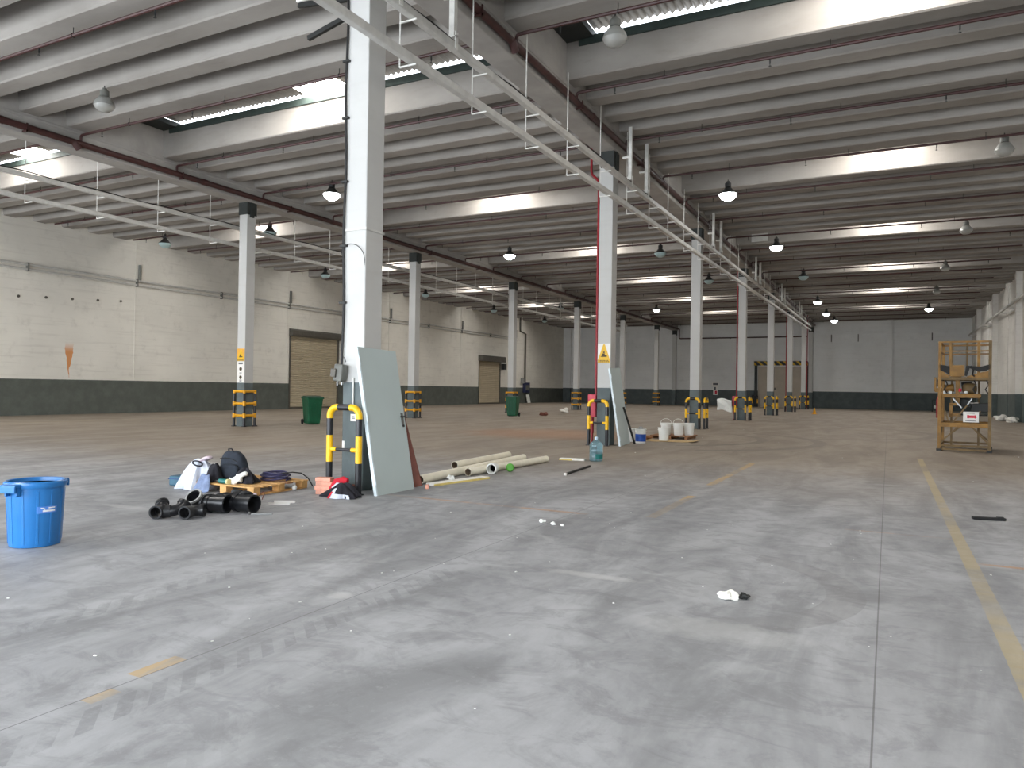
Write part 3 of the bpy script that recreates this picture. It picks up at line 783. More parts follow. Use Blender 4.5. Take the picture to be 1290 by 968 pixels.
# conduit on the shutter wall
r = thing('wall_pipe_run', 'pair of grey pipes running along the upper part of the shutter wall', 'pipe', (XW + .1, YN, 6.2))
for dz in (0, .2):
    b = MB(); b.tube([(XW + .1, YN + .2, 6.16 + dz), (XW + .1, 64.0, 6.16 + dz)], .05, 8); b.build('pipe', M['rail'], r, True, world=True)
for k in range(12):
    y = 3.0 + 5.06 * k
    b = MB(); b.box(XW, XW + .16, y, y + .06, 6.08, 6.44); b.build('bracket', M['grey_box'], r, world=True)
for k in range(6):
    y = 13.3 + 10.12 * k
    b = MB(); b.tube([(XW + .08, y, 6.42), (XW + .08, y, 7.15)], .07, 8)
    tag(b.build('wall_stub_pipe', M['grey_box'], None, True, loc=(XW + .08, y, 6.42)), 'short grey upright pipe stub above the wall pipes, %s along the shutter wall' % ORD[k], 'pipe', 'pipe stubs on the shutter wall')
# holes / fixings
for k, (y, z) in enumerate(((17.9, 5.0), (19.03, 5.08), (20.18, 5.14), (21.36, 5.22), (22.5, 5.3))):
    b = MB(); b.lathe([(0, 0), (.06, 0), (.06, .03), (0, .05)], 10, T(XW, y, z) @ rot('Y', 90))
    tag(b.build('wall_plug', M['brownsteel'], None, True, loc=(XW, y, z)), 'dark plug in the shutter wall, %s of five from the camera' % ORD[k], 'wall plug', 'dark plugs above the rust run')
# vertical conduit with blue box at far end of the shutter wall
r = thing('conduit_drop', 'grey conduit dropping down the shutter wall to a blue box near the end wall', 'conduit', (XW + .1, 66.0, 1.0))
b = MB(); b.tube([(XW + .12, 64.7, 8.6), (XW + .12, 64.7, 7.1), (XW + .12, 65.9, 6.9), (XW + .12, 65.9, 2.1)], .09, 8); b.build('pipe', M['brownsteel'], r, True, world=True)
r = thing('blue_socket_box', 'dark blue socket box at the foot of the grey conduit drop', 'electrical box', (XW + .1, 66.1, 1.0))
b = MB(); b.box(XW, XW + .3, 65.6, 66.7, 1.05, 2.05); b.build('body', simple('dark blue enclosure', s255(36, 40, 78), .5), r, world=True, bevel=.03)
b = MB(); b.box(XW + .3, XW + .34, 65.75, 66.5, 1.3, 1.8); b.build('lid', M['grey_box'], r, world=True)
b = MB(); b.box(XW, XW + .25, 65.1, 65.55, 1.95, 2.5); b.build('lamp_box', M['greyring'], r, world=True, bevel=.05)
b = MB(); b.obox((.03, .7, .85), T(XW + .22, 66.5, .43) @ rot('Y', -12))
tag(b.build('white_board', M['whiteplastic'], loc=(XW + .25, 66.5, 0)), 'white panel leaning on the shutter wall under the blue box', 'panel')
# right wall trays
r = thing('wall_cable_tray', 'pale cable tray run high along the wall behind the yellow lift', 'cable tray', (XR - .4, 8, 6.65))
for k in range(0, 7):
    y = Y0 + DY * k
    b = MB(); b.bar((XR - .4, y - 4.9, 6.62), (XR - .4, min(y + 5.0, YF - .3), 6.62), .12, .14); b.build('tray_length', M['rail'], r, world=True, bevel=.02)
    b = MB(); b.bar((XR - .02, y + 1.6, 6.42), (XR - .55, y + 1.6, 6.42), .06); b.bar((XR - .02, y + 4.1, 6.42), (XR - .55, y + 4.1, 6.42), .06); b.bar((XR - .16, y + 1.0, 6.36), (XR - .16, y + 4.6, 6.36), .09, .1); b.build('support', M['rail'], r, world=True)
# holes on the end wall
for k, x in enumerate((-4.9, -2.6, 3.4)):
    b = MB(); b.box(x, x + .08, YF - .06, YF, 6.3, 7.0)
    tag(b.build('wall_hook', M['brownsteel'], loc=(x, YF, 6.3)), 'dark hook high on the end wall, %s counted from the near column row' % ORD[k], 'hook', 'hooks on the end wall')

# ------------------------------------------------------------------ near floor things
def drape(cx, cy, rx, ry, h, seed, folds=7, amp=.12, n=48, m=14, p=1.6, lift=0.006):
    """A cloth heaped over something: a dome with radial folds, its hem on the ground."""
    rr = random.Random(seed); ph = [rr.uniform(0, 6.28) for _ in range(6)]
    b = MB(); vs = []
    for i in range(m + 1):
        t = i / m
        for k in range(n):
            a = 2 * PI * k / n
            w = 1 + amp * t * math.sin(folds * a + ph[0]) + amp * .6 * t * math.sin((folds * 2 + 1) * a + ph[1]) + .12 * math.sin(2 * a + ph[2]) * t
            z = h * (1 - t ** p) + .025 * math.sin(3 * a + ph[3]) * (1 - t) * t * 4 + h * .10 * math.sin(folds * a + ph[4]) * t * (1 - t) * 2
            vs.append((cx + rx * t * w * math.cos(a), cy + ry * t * w * math.sin(a), max(z, 0) + lift))
    b.add(vs, [(i * n + k, i * n + (k + 1) % n, (i + 1) * n + (k + 1) % n, (i + 1) * n + k) for i in range(m) for k in range(n)])
    return b

# blue bin
r = thing('waste_bin', 'blue open plastic bin with side handles standing alone on the bare floor', 'bin', (-6.745, 3.905, 0), rz=math.radians(-4))
r.scale = (.90, .90, 1.0)
b = MB(); b.lathe([(.0, .012), (.20, .0), (.215, .004), (.222, .02), (.248, .50), (.250, .53)], 48)
b.lathe([(.232, .54), (.226, .50), (.205, .06), (0, .04)], 48); b.build('body', M['blue'], r, True)
b = MB(); b.lathe([(.236, .52), (.262, .52), (.272, .545), (.268, .565), (.25, .575), (.232, .57), (.228, .54)], 48); b.build('rim', M['blue'], r, True)
b = MB()
for a0 in range(0, 360, 30):
    b.obox((.006, .022, .46), rot('Z', a0 + 8) @ T(.2355, 0, .265) @ rot('Y', 3.1))
b.build('stiffening_rib', M['blue'], r, bevel=.002)
for a in (290, 110):
    m = rot('Z', a)
    h = MB(); h.obox((.09, .17, .022), m @ T(.285, 0, .55)); h.obox((.05, .02, .09), m @ T(.27, -.06, .50)); h.obox((.05, .02, .09), m @ T(.27, .06, .50)); h.obox((.02, .17, .06), m @ T(.325, 0, .52))
    h.build('handle', M['blue'], r, bevel=.008)
lab = MB(); a0 = -63
def band(rad, a1, a2, z0, z1, mb, n=8):
    vs = []
    for i in range(n + 1):
        a = math.radians(a1 + (a2 - a1) * i / n)
        for z in (z0, z1):
            q = rad + .026 * (z / .48); vs.append((q * math.cos(a), q * math.sin(a), z))
    mb.add(vs, [(2 * i, 2 * i + 2, 2 * i + 3, 2 * i + 1) for i in range(n)])
band(.2245, -24, 20, .30, .36, lab); lab.build('sticker', M['sticker'], r)
tx = MB()
for (a1, a2, z0, z1) in ((-16, -10, .338, .35), (-10, -7, .331, .343), (0, 15, .340, .350), (-12, 15, .312, .328)): band(.2258, a1, a2, z0, z1, tx, 5)
tx.build('lettering', M['print'], r)

# leaning doors
def leaning_door(name, label, y0, y1, h, xfoot, xtop, top_shift, handle=True):
    r = thing(name, label, 'door panel', (xfoot, y0, 0))
    w = y1 - y0; th = .045
    zt = math.sqrt(max(h * h - (xtop - xfoot) ** 2, 0.1))
    ax = Vector((xtop - xfoot, top_shift, zt)).normalized()         # up along the leaf
    ay = Vector((0, 1, 0)); ay = (ay - ax * ay.dot(ax)).normalized()
    nz = ay.cross(ax)
    m = Matrix(((nz.x, ay.x, ax.x, 0), (nz.y, ay.y, ax.y, 0), (nz.z, ay.z, ax.z, 0), (0, 0, 0, 1)))
    if nz.x < 0: pass
    out = 1 if nz.x > 0 else -1
    b = MB(); b.obox((th, w, h), m @ T(-out * th / 2, w / 2, h / 2)); b.build('leaf', M['doorpaint'], r, bevel=.004)
    b = MB(); b.obox((th + .006, .03, h), m @ T(-out * th / 2, -.012, h / 2)); b.build('edge_strip', M['dooredge'], r, bevel=.004)
    for z in (.2, 1.05, h - .2):
        b = MB(); b.tube([m @ Vector((out * .012, -.03, z - .06)), m @ Vector((out * .012, -.03, z + .06))], .014, 10); b.build('hinge', M['dooredge'], r, True)
    if handle:
        b = MB(); b.obox((.012, .045, .2), m @ T(out * .006, w - .07, 1.02)); b.build('lock_plate', M['chrome'], r)
        b = MB(); b.tube([m @ Vector((out * .0, w - .07, 1.06)), m @ Vector((out * .05, w - .07, 1.06)), m @ Vector((out * .055, w - .17, 1.055))], .011, 8); b.build('lever_handle', M['dark'], r, True)
        b = MB(); b.lathe([(0, 0), (.018, 0), (.018, .012), (0, .012)], 12, m @ T(out * .006, w - .07, .93) @ rot('Y', 90 * out)); b.build('keyhole', M['dark'], r)
    return r
leaning_door('leaning_door', 'pale blue grey metal door leaning on the first near-row column', 7.86, 8.70, 2.03, -5.99, -6.405, .06)
leaning_door('leaning_door', 'narrower grey green metal door leaning on the second near-row column', 18.15, 18.95, 2.03, -6.12, -6.405, -.1, False)
bpy.data.objects['leaning_door']['group'] = 'leaning doors'; bpy.data.objects['leaning_door.001']['group'] = 'leaning doors'
b = MB(); b.bar((-6.03, 8.86, .012), (-6.40, 8.80, 1.25), .03, .12)
tag(b.build('leaning_plank', M['brownred'], loc=(-6.05, 8.7, 0)), 'thin red brown plank leaning behind the blue grey door', 'plank')
b = MB(); b.obox((.05, .05, .06), T(-5.84, 8.80, .03) @ rot('Z', 20))
tag(b.build('brick_chip', M['brick'], loc=(-5.86, 8.72, 0), bevel=.006), 'small pink brick chip on the floor by the foot of the leaning door', 'brick')
b = MB(); b.bar((-6.0, 18.95, .02), (-6.185, 18.52, 1.0), .045, .03)
tag(b.build('steel_bar', M['dark'], loc=(-6.0, 18.95, 0)), 'dark steel bar propped against the narrower leaning door', 'bar')

# bricks, jacket, red roll at the first column
for k in range(4):
    b = MB(); b.obox((.24 - .02 * (k == 3), .12, .052), T(-6.70 + .010 * (-1) ** k, 7.64, .026 + .056 * k) @ rot('Z', 20 + 5 * ((-1) ** k)))
    b2 = b.build('brick', M['brick'], loc=(-6.70, 7.66, .053 * k), bevel=.006)
    tag(b2, 'pink brick, %s of the small stack by the guard hoop' % ('lowest', 'second from the floor', 'third from the floor', 'topmost')[k], 'brick', 'pink bricks in the small stack')
b = drape(-6.27, 7.50, .23, .13, .17, 5, 5, .16, p=1.9)
rj = tag(b.build('jacket', M['blackcloth'], None, True, loc=(-6.27, 7.50, 0), solid=.008), 'black jacket with white and red panels heaped at the foot of the guard hoop', 'jacket')
def patch(a0, a1, t0, t1, k):
    g = drape(-6.27, 7.50, .23 * k, .13 * k, .17 * k, 5, 5, .16, p=1.9); keep = []
    for f in g.f:
        ctr = sum((Vector(g.v[v]) for v in f), Vector()) / len(f)
        i_, k_ = f[0] // 48, f[0] % 48
        if a0 <= k_ * 7.5 <= a1 and t0 <= i_ / 14 <= t1: keep.append(f)
    ids = sorted({v for f in keep for v in f}); mp = {v: n for n, v in enumerate(ids)}
    h = MB(); h.add([g.v[v] for v in ids], [tuple(mp[v] for v in f) for f in keep]); return h
patch(218, 262, .6, 1, 1.10).build('white_panel', M['whitecloth'], rj, True, world=True)
patch(262, 310, .82, 1, 1.10).build('white_hem', M['whitecloth'], rj, True, world=True)
patch(226, 250, .75, 1, 1.14).build('red_badge', M['redcloth'], rj, True, world=True)
b = MB(); b.tube([(-6.60, 7.42, .01), (-6.46, 7.45, .05), (-6.36, 7.48, .09)], [.01, .05, .06], 8); b.build('sleeve', M['blackcloth'], rj, True, world=True)
b = MB(); b.tube([(-6.57, 7.60, .07), (-6.51, 7.64, .17), (-6.42, 7.68, .20), (-6.36, 7.69, .19)], [.035, .05, .05, .035], 10)
rr_ = tag(b.build('red_garment', M['redcloth'], None, True, loc=(-6.45, 7.63, 0)), 'bright red and white garment rolled behind the black jacket', 'garment')
b = MB(); b.tube([(-6.52, 7.57, .10), (-6.46, 7.60, .15), (-6.40, 7.62, .15)], [.012, .024, .014], 8); b.build('white_trim', M['whitecloth'], rr_, True, world=True)
b = MB(); b.lathe([(0, 0), (.05, 0), (.055, .03), (.03, .06), (0, .06)], 14, T(-6.36, 7.80, 0)); b.tube([(-6.36, 7.8, .05), (-6.34, 7.8, .13)], .03, 10)
tag(b.build('rusty_pot', M['brownred'], None, True, loc=(-6.36, 7.8, 0)), 'small rusty pot between the jacket and the first near-row column', 'pot')

# pallet and what lies on it
px0, px1, py0, py1 = -8.42, -7.28, 6.95, 7.95
r = thing('pallet', 'pale wooden pallet holding a backpack and a coiled hose', 'pallet', (-7.85, 7.53, 0))
for x in (px0 + .07, (px0 + px1) / 2, px1 - .07):
    b = MB(); b.box(x - .05, x + .05, py0, py1, 0, .018); b.build('bottom_board', M['wood'], r, world=True, bevel=.003)
    for y in (py0 + .06, (py0 + py1) / 2, py1 - .06):
        b = MB(); b.box(x - .06, x + .06, y - .055, y + .055, .018, .098); b.build('block', M['wood'], r, world=True, bevel=.004)
for k in range(7):
    y = py0 + .05 + (py1 - py0 - .1) * k / 6
    b = MB(); b.box(px0, px1, y - .05, y + .05, .098, .118); b.build('deck_board', M['wood'] if k != 4 else M['wood2'], r, world=True, bevel=.003)
ZD = .119
# backpack
r = thing('backpack', 'dark navy backpack slumped upright at the back of the pallet', 'backpack', (-8.10, 7.36, ZD), rz=math.radians(12))
def sq(rx, ry, rz_, e, n=28, m=16, f=None, cz=0):
    vs = []
    def pw(v, q): return math.copysign(abs(v) ** q, v)
    for i in range(m + 1):
        ph = -PI / 2 + PI * i / m
        for k in range(n):
            a = 2 * PI * k / n
            x = rx * pw(math.cos(ph), e) * pw(math.cos(a), e); y = ry * pw(math.cos(ph), e) * pw(math.sin(a), e); z = rz_ * pw(math.sin(ph), e) + cz
            if f: x, y, z = f(x, y, z)
            vs.append((x, y, z))
    fs = [(i * n + k, i * n + (k + 1) % n, (i + 1) * n + (k + 1) % n, (i + 1) * n + k) for i in range(m) for k in range(n)]
    return vs, fs
def sag(x, y, z):
    t = z / .38
    return (x * (1.08 - .42 * max(0, t) ** 2) - .06 * t * t + .008 * math.sin(17 * z + 9 * x), y * (1.1 - .45 * t) + .06 * t + .006 * math.sin(23 * x), z)
b = MB(); b.add(*sq(.21, .13, .20, .62, f=sag, cz=.20)); b.build('body', M['navy'], r, True)
b = MB(); b.add(*sq(.15, .05, .10, .6, f=lambda x, y, z: (x - .0, y - .125 + .1 * z, z), cz=.13)); b.build('front_pocket', M['navy'], r, True)
b = MB(); b.tube([(-.10, .02, .39), (-.09, .0, .425), (-.04, .0, .43), (-.02, .02, .385)], .010, 8); b.build('grab_handle', M['blackcloth'], r, True)
for s in (-.1, .1):
    b = MB(); b.bar((s, .10, .06), (s * .8, .12, .22), .035, .012); b.bar((s * .8, .12, .22), (s * .5 - .05, .12, .36), .035, .012); b.build('shoulder_strap', M['blackcloth'], r)
b = MB(); b.tube([(-.15, -.10, .30), (-.05, -.118, .315), (.05, -.115, .30), (.12, -.09, .26)], .005, 6); b.build('zip', M['rubber'], r, True)
# shirt, jacket, jeans
b = drape(-8.49, 7.14, .29, .25, .39, 11, 6, .2, p=1.9)
o = tag(b.build('shirt', M['whitecloth'], None, True, loc=(-8.37, 7.22, 0), solid=.006), 'white shirt draped over the pallet corner beside the teal box', 'shirt')
b = MB(); b.tube([(-8.42 + .075 * math.cos(a), 7.02 + .05 * math.sin(a), .355 - .03 * math.sin(a + 2.0)) for a in [2 * PI * k / 16 for k in range(16)]], .011, 6, closed=True); b.build('dark_collar', M['blackcloth'], o, True, world=True)
b = MB(); b.add(*sq(.09, .07, .03, .9, f=lambda x, y, z: (x - 8.40, y + 7.14 + .01 * math.sin(30 * x), z + .02 * math.sin(25 * x)), cz=.41))
tag(b.build('pink_cloth', M['pinkcloth'], None, True, loc=(-8.27, 7.24, .36)), 'crumpled pinkish white cloth on top of the white shirt', 'cloth')
b = drape(-8.18, 7.10, .13, .13, .22, 21, 4, .12, p=2.2); b.v = [(x, y, z + ZD) for x, y, z in b.v]
tag(b.build('dark_jacket', M['blackcloth'], None, True, loc=(-8.18, 7.10, ZD), solid=.006), 'dark jacket heaped between the white shirt and the backpack', 'jacket')
b = MB(); vs = []; n = 12
for i in range(n + 1):
    for j in range(9):
        u, v = i / n, j / 8
        vs.append((-8.18 + .05 * (1 - u) + (.09 + .09 * u) * (v - .5) * 2 * .8, 6.935 - .02 - .05 * u * u - .018 * math.sin(9 * v + 3 * u) * (.3 + u), .235 - .228 * u + .01 * math.sin(7 * v)))
b.add(vs, [(i * 9 + j, (i + 1) * 9 + j, (i + 1) * 9 + j + 1, i * 9 + j + 1) for i in range(n) for j in range(8)])
tag(b.build('jeans_leg', M['denim'], None, True, loc=(-8.18, 6.9, 0), solid=.008), 'pale blue denim cloth hanging to the floor at the front of the pallet', 'cloth')
b = MB(); b.obox((.42, .24, .14), T(-8.87, 7.22, .07) @ rot('Z', 10))
o = tag(b.build('tool_case', M['tealbox'], loc=(-8.87, 7.22, 0), bevel=.02), 'blue teal box on the floor behind the white shirt', 'box')
b = MB(); b.obox((.43, .25, .012), T(-8.87, 7.22, .10) @ rot('Z', 10)); b.build('lid_seam', M['bluedark'], o, world=True)
# crumpled bundle: dark rag and white bag
b = drape(-7.70, 7.21, .17, .13, .19, 33, 4, .2, p=1.7); b.v = [(x, y, z + ZD) for x, y, z in b.v]
tag(b.build('dark_rag', M['blackcloth'], None, True, loc=(-7.70, 7.21, ZD), solid=.005), 'dark rag bundle in the middle of the pallet beside the hose coil', 'rag')
for (nm, x, y, z, sx, sy, sz, sd, lab) in (('white_bag', -7.74, 7.07, ZD + .05, .10, .05, .05, 3, 'white plastic bag lying in front of the dark rag bundle'), ('white_wrap', -7.65, 7.09, ZD + .12, .08, .04, .035, 4, 'crumpled white wrap tucked on the dark rag bundle')):
    q = random.Random(sd); w_ = [q.uniform(18, 50) for _ in range(4)]
    b = MB(); b.add(*sq(sx, sy, sz, .8, f=lambda X, Y, Z: (X * (1 + .2 * math.sin(w_[0] * Z)) + x, Y + .014 * math.sin(w_[1] * X) + y, Z + .018 * math.sin(w_[2] * X + w_[3] * Y) + z)))
    tag(b.build(nm, M['whiteplastic'], None, True, loc=(x, y, z)), lab, 'bag')
r = thing('hand_tool', 'teal cylindrical hand tool with a pale yellow end on the pallet edge', 'tool', (-7.85, 6.99, ZD), rz=math.radians(-6))
b = MB(); b.tube([(-.11, 0, .034), (.05, 0, .034)], .032, 14); b.build('body', M['teal'], r, True)
b = MB(); b.tube([(.05, 0, .034), (.085, 0, .034)], [.036, .038], 14); b.build('end_cap', simple('pale yellow cap', s255(222, 208, 150), .5), r, True)
b = MB(); b.tube([(-.26, .01, .02), (-.11, 0, .03)], .012, 8); b.build('shaft', M['chrome'], r, True)
# hose coil
r = thing('coiled_hose', 'coiled dark violet hose lying on the rear of the pallet', 'hose', (-7.60, 7.63, ZD))
pts = []; q = random.Random(5)
for k in range(6 * 28):
    a = 2 * PI * k / 28; t = k / 28
    rad = .20 - .018 * (t % 3) + .010 * math.sin(a * .83 + t); pts.append((rad * 1.05 * math.cos(a), rad * math.sin(a), .014 + .017 * t + .006 * math.sin(2 * a + t * 2)))
b = MB(); b.tube(pts, .011, 8); b.build('coil', M['purple'], r, True)
b = MB(); b.tube([pts[-1], (.25, .08, .12), (.30, .2, .10), (.315, .32, .02), (.31, .42, -.105)], .008, 8); b.build('loose_end', M['cable'], r, True)
# jar, bulb, flat pieces
b = MB(); b.lathe([(0, 0), (.04, 0), (.046, .01), (.05, .08), (.044, .09), (0, .09)], 18, T(-7.06, 6.72, 0), sx=1.1, sy=.9)
tag(b.build('paper_cup', M['pinkcloth'], None, True, loc=(-7.06, 6.72, 0)), 'pinkish white paper packet at the pallet corner behind the black pipe fitting', 'packet')
b = MB(); b.tube([(-7.05, 6.78, .02), (-7.0, 6.83, .1), (-6.94, 6.80, .09), (-6.92, 6.74, .02)], .006, 6)
tag(b.build('copper_wire', M['brownred'], None, True, loc=(-7.0, 6.78, 0)), 'thin brown wire loop beside the pinkish packet', 'wire')
b = MB(); b.lathe([(0, 0), (.028, .012), (.036, .035), (.028, .06), (0, .07)], 16, T(-7.28, 7.68, 0))
o = tag(b.build('round_stopper', M['whiteplastic'], None, True, loc=(-7.28, 7.68, 0)), 'small white round stopper on the floor beside the pallet', 'stopper')
b = MB(); b.lathe([(0, 0), (.022, 0), (.026, .014), (0, .014)], 12, T(-7.28, 7.68, 0)); b.build('dark_base', M['dark'], o, True, world=True)
for k, (x, y, lab) in enumerate(((-6.60, 6.80, 'pale flat metal strip lying by the black pipe fittings, nearer the jacket'), (-6.55, 6.66, 'pale flat metal strip lying closest to the big black pipe mouth'))):
    b = MB(); b.obox((.25, .045, .018), T(x, y, .01) @ rot('Z', 31)); b.obox((.25, .006, .03), T(x + .012, y - .02, .015) @ rot('Z', 31))
    tag(b.build('metal_strip', M['signwhite'], loc=(x, y, 0)), lab, 'metal strip', 'pale flat metal strips')
b = MB(); b.bar((-6.30, 5.98, .01), (-6.10, 6.1, .01), .02, .015); b.tube([(-6.33, 5.97, .015), (-6.31, 5.98, .015)], .02, 8)
tag(b.build('thin_rod', M['chrome'], loc=(-6.2, 6.0, 0)), 'thin pale rod on the floor below the big black pipe mouth', 'rod')

# black pipe fittings
def ring_tube(b, pts, ro, ri, n=24, mi=0):
    """A hollow pipe along pts: outer wall, inner wall and the two rims."""
    pts = [Vector(p) for p in pts]
    b.tube(pts, ro, n, caps=False, mi=mi); o0 = len(b.v) - n * len(pts)
    b.tube(pts, ri, n, caps=False, mi=mi); i0 = len(b.v) - n * len(pts)
    L = n * (len(pts) - 1)
    for k in range(n):
        l = (k + 1) % n
        b.f += [(o0 + k, o0 + l, i0 + l, i0 + k), (o0 + L + k, o0 + L + l, i0 + L + l, i0 + L + k)]; b.mi += [mi, mi]
def bend(c, d0, d1, rad, n=8):
    """Points of a bend that comes in from c + d0 and leaves towards c + d1."""
    c, d0, d1 = Vector(c), Vector(d0).normalized(), Vector(d1).normalized()
    a, e = c + d0 * rad, c + d1 * rad; P = []
    for i in range(n + 1):
        t = i / n; P.append(a * (1 - t) ** 2 + c * 2 * t * (1 - t) + e * t * t)
    return P
def elbow(name, label, c, d0, d1, ro, rad, l0, l1, ring=False):
    r = thing(name, label, 'pipe fitting', (c[0], c[1], 0), group='black plastic pipe fittings')
    c = Vector(c); d0 = Vector(d0).normalized(); d1 = Vector(d1).normalized()
    P = bend(c, d0, d1, rad)
    b = MB(); ring_tube(b, P, ro * .9, ro * .78); b.build('bend', M['blackplastic'], r, True, world=True)
    for P0, d, l in ((P[0], d0, l0), (P[-1], d1, l1)):
        b = MB(); ring_tube(b, [P0 - d * .01, P0 + d * l * .6, P0 + d * l], ro, ro * .86); b.build('socket', M['blackrib'], r, True, world=True)
        b = MB(); ring_tube(b, [P0 + d * (l - .02), P0 + d * (l + .004)], ro * 1.1, ro * .9); b.build('collar', M['greyring'] if ring and d is d1 else M['blackplastic'], r, True, world=True)
    return r
S_ = .066
elbow('pipe_elbow', 'small black pipe elbow closest to the blue bin, its mouth to the camera', (-6.99, 5.40, .073), (.45, -1, .0), (-.55, .25, .45), S_, .08, .09, .03)
elbow('pipe_elbow', 'small black pipe elbow second from the blue bin, lying on its side', (-6.80, 5.44, .073), (-.9, -.75, 0), (-.1, .6, .55), S_, .09, .07, .02)
elbow('pipe_elbow', 'small black pipe elbow with open mouth below the grey ringed bend', (-6.69, 5.54, .073), (.28, -1, 0), (.9, .6, .06), S_, .08, .08, .03)
elbow('pipe_bend', 'large black pipe bend with a pale grey ring standing behind the small elbows', (-6.93, 5.80, .11), (.9, .1, .0), (.1, -.75, .75), .088, .10, .02, .015, True)
def tee(name, label, c, d, l, ro, br, bl):
    r = thing(name, label, 'pipe fitting', (c[0], c[1], 0), group='black plastic pipe fittings')
    c = Vector(c); d = Vector(d).normalized(); br = Vector(br).normalized()
    b = MB(); ring_tube(b, [c - d * l / 2, c, c + d * l / 2], ro, ro * .9, 28); b.build('barrel', M['blackplastic'], r, True, world=True)
    for s in (-1, 1):
        b = MB(); ring_tube(b, [c + d * s * (l / 2 - .05), c + d * s * (l / 2 + .003)], ro * 1.08, ro * .92, 28); b.build('collar', M['blackplastic'], r, True, world=True)
    b = MB(); ring_tube(b, [c + br * ro * .6, c + br * (ro + bl)], ro * .85, ro * .76, 24); b.build('branch', M['blackplastic'], r, True, world=True)
    b = MB(); ring_tube(b, [c + br * (ro + bl - .03), c + br * (ro + bl + .003)], ro * .94, ro * .78, 24); b.build('branch_collar', M['blackrib'], r, True, world=True)
    return r
tee('pipe_tee', 'large black pipe tee in the middle of the fittings heap', (-6.70, 5.87, .105), (.95, .22, 0), .25, .096, (-.6, .8, .1), .03)
tee('pipe_tee', 'large black pipe branch with its round mouth towards the leaning door', (-6.47, 6.05, .105), (1, .02, 0), .27, .096, (-.55, .6, .55), .01)
tee('pipe_tee', 'black pipe tee lying behind the heap of fittings, nearest the pallet', (-6.86, 6.28, .085), (.85, .5, 0), .30, .076, (-.3, .4, .85), .02)

# cream pipes
def pipe(name, label, p, q, ro, sock=False):
    r = thing(name, label, 'pipe', (p[0], p[1], 0), group='cream plastic pipes on the floor')
    p, q = Vector(p), Vector(q); d = (q - p).normalized()
    b = MB(); ring_tube(b, [p, p + (q - p) * .5, q], ro, ro * .92, 24); b.build('barrel', M['pvc'], r, True, world=True)
    b = MB(); ring_tube(b, [p + d * .004, p + d * .3], ro * .915, ro * .86, 24); b.build('inner_wall', M['pvcin'], r, True, world=True)
    return r
pipe('plastic_pipe', 'long cream plastic pipe whose open end points at the leaning door', (-6.20, 9.14, .068), (-6.50, 13.25, .068), .066)
pipe('plastic_pipe', 'cream plastic pipe lying farthest back beside the others', (-6.86, 11.2, .068), (-7.02, 13.6, .068), .066)
pipe('plastic_pipe', 'front cream plastic pipe reaching towards the water bottle', (-6.125, 10.42, .066), (-6.0, 13.25, .066), .063)
r = thing('pipe_socket', 'short white pipe socket with a dark bore on the front cream pipe', 'pipe fitting', (-5.95, 10.95, 0))
p = Vector((-5.93, 10.86, .092)); d = Vector((-.12, 1, 0)).normalized()
b = MB(); ring_tube(b, [p, p + d * .10], .092, .072, 28); ring_tube(b, [p + d * .09, p + d * .17], .08, .068, 28); b.build('socket_body', M['whiteplastic'], r, True, world=True)
b = MB(); b.lathe([(0, 0), (.068, 0)], 24, T(*(p + d * .13)) @ rot('X', 90)); b.build('bore', M['greyring'], r, world=True)
b = MB(); p = Vector((-5.84, 11.38, .07)); d = Vector((.5, -1, .1)).normalized()
m = Matrix.Translation(p) @ d.to_track_quat('Z', 'Y').to_matrix().to_4x4()
b.lathe([(.0, .05), (.05, .05), (.066, .035), (.07, .0), (.07, -.05), (.055, -.055), (0, -.055)], 24, m)
o = tag(b.build('pipe_stopper', M['limegreen'], None, True, loc=(p.x, p.y, 0)), 'bright green round pipe stopper on the floor by the cream pipes', 'pipe stopper')
b = MB(); b.lathe([(.066, -.03), (.074, -.03), (.074, -.05), (.066, -.05)], 24, m); b.build('cap_rim', M['limegreen'], o, True, world=True)
def foam(label, p, q, w, h, e):
    r = thing('foam_strip', label, 'foam strip', (p[0], p[1], 0), group='white and yellow foam strips')
    b = MB(); b.bar((p[0], p[1], h / 2), (q[0], q[1], h / 2), w, h); b.build('board', M['foam'], r, world=True, bevel=.004)
    d = (Vector(q) - Vector(p)).normalized(); n_ = Vector((d.y, -d.x, 0)) * (w / 2 + .008)
    b = MB(); b.bar((p[0] + n_.x, p[1] + n_.y, h * .4), (p[0] + (q[0] - p[0]) * e + n_.x, p[1] + (q[1] - p[1]) * e + n_.y, h * .4), .016, h * .8); b.build('yellow_edge', M['yfoam'], r, world=True)
foam('white foam strip with yellow edge lying in front of the cream pipes', (-5.99, 9.10, 0), (-5.74, 10.32, 0), .16, .035, 1.0)
foam('white foam strip with yellow edge lying between the cream pipes and the water bottle', (-6.0, 13.95, 0), (-5.48, 14.02, 0), .17, .035, .5)
def crumple(name, label, cat, x, y, z, s, mat, seed):
    q = random.Random(seed); b = MB()
    w = [q.uniform(2, 6) for _ in range(6)]; ph = [q.uniform(0, 6) for _ in range(6)]
    vs, fs = sq(s, s * .8, s * .55, 1.0, 18, 12)
    out = []
    for v in vs:
        X, Y, Z = (c / s for c in v)
        k = 1 + .22 * math.sin(w[0] * X + ph[0] + w[1] * Y) + .18 * math.sin(w[2] * 1.6 * Z + ph[1] + w[3] * X) + q.uniform(-.09, .09)
        out.append((v[0] * k + x, v[1] * k + y, max(v[2] * k + z + s * .42, z + .002)))
    b.add(out, fs)
    return tag(b.build(name, mat, loc=(x, y, z)), label, cat)
crumple('paper_ball', 'crumpled white paper on the foam strip in front of the cream pipes', 'paper', -5.95, 9.62, .036, .07, M['whiteplastic'], 2)
o = crumple('paper_ball', 'white crumpled lump alone on the open floor', 'paper', -.97, 5.28, 0, .062, M['foam'], 9)
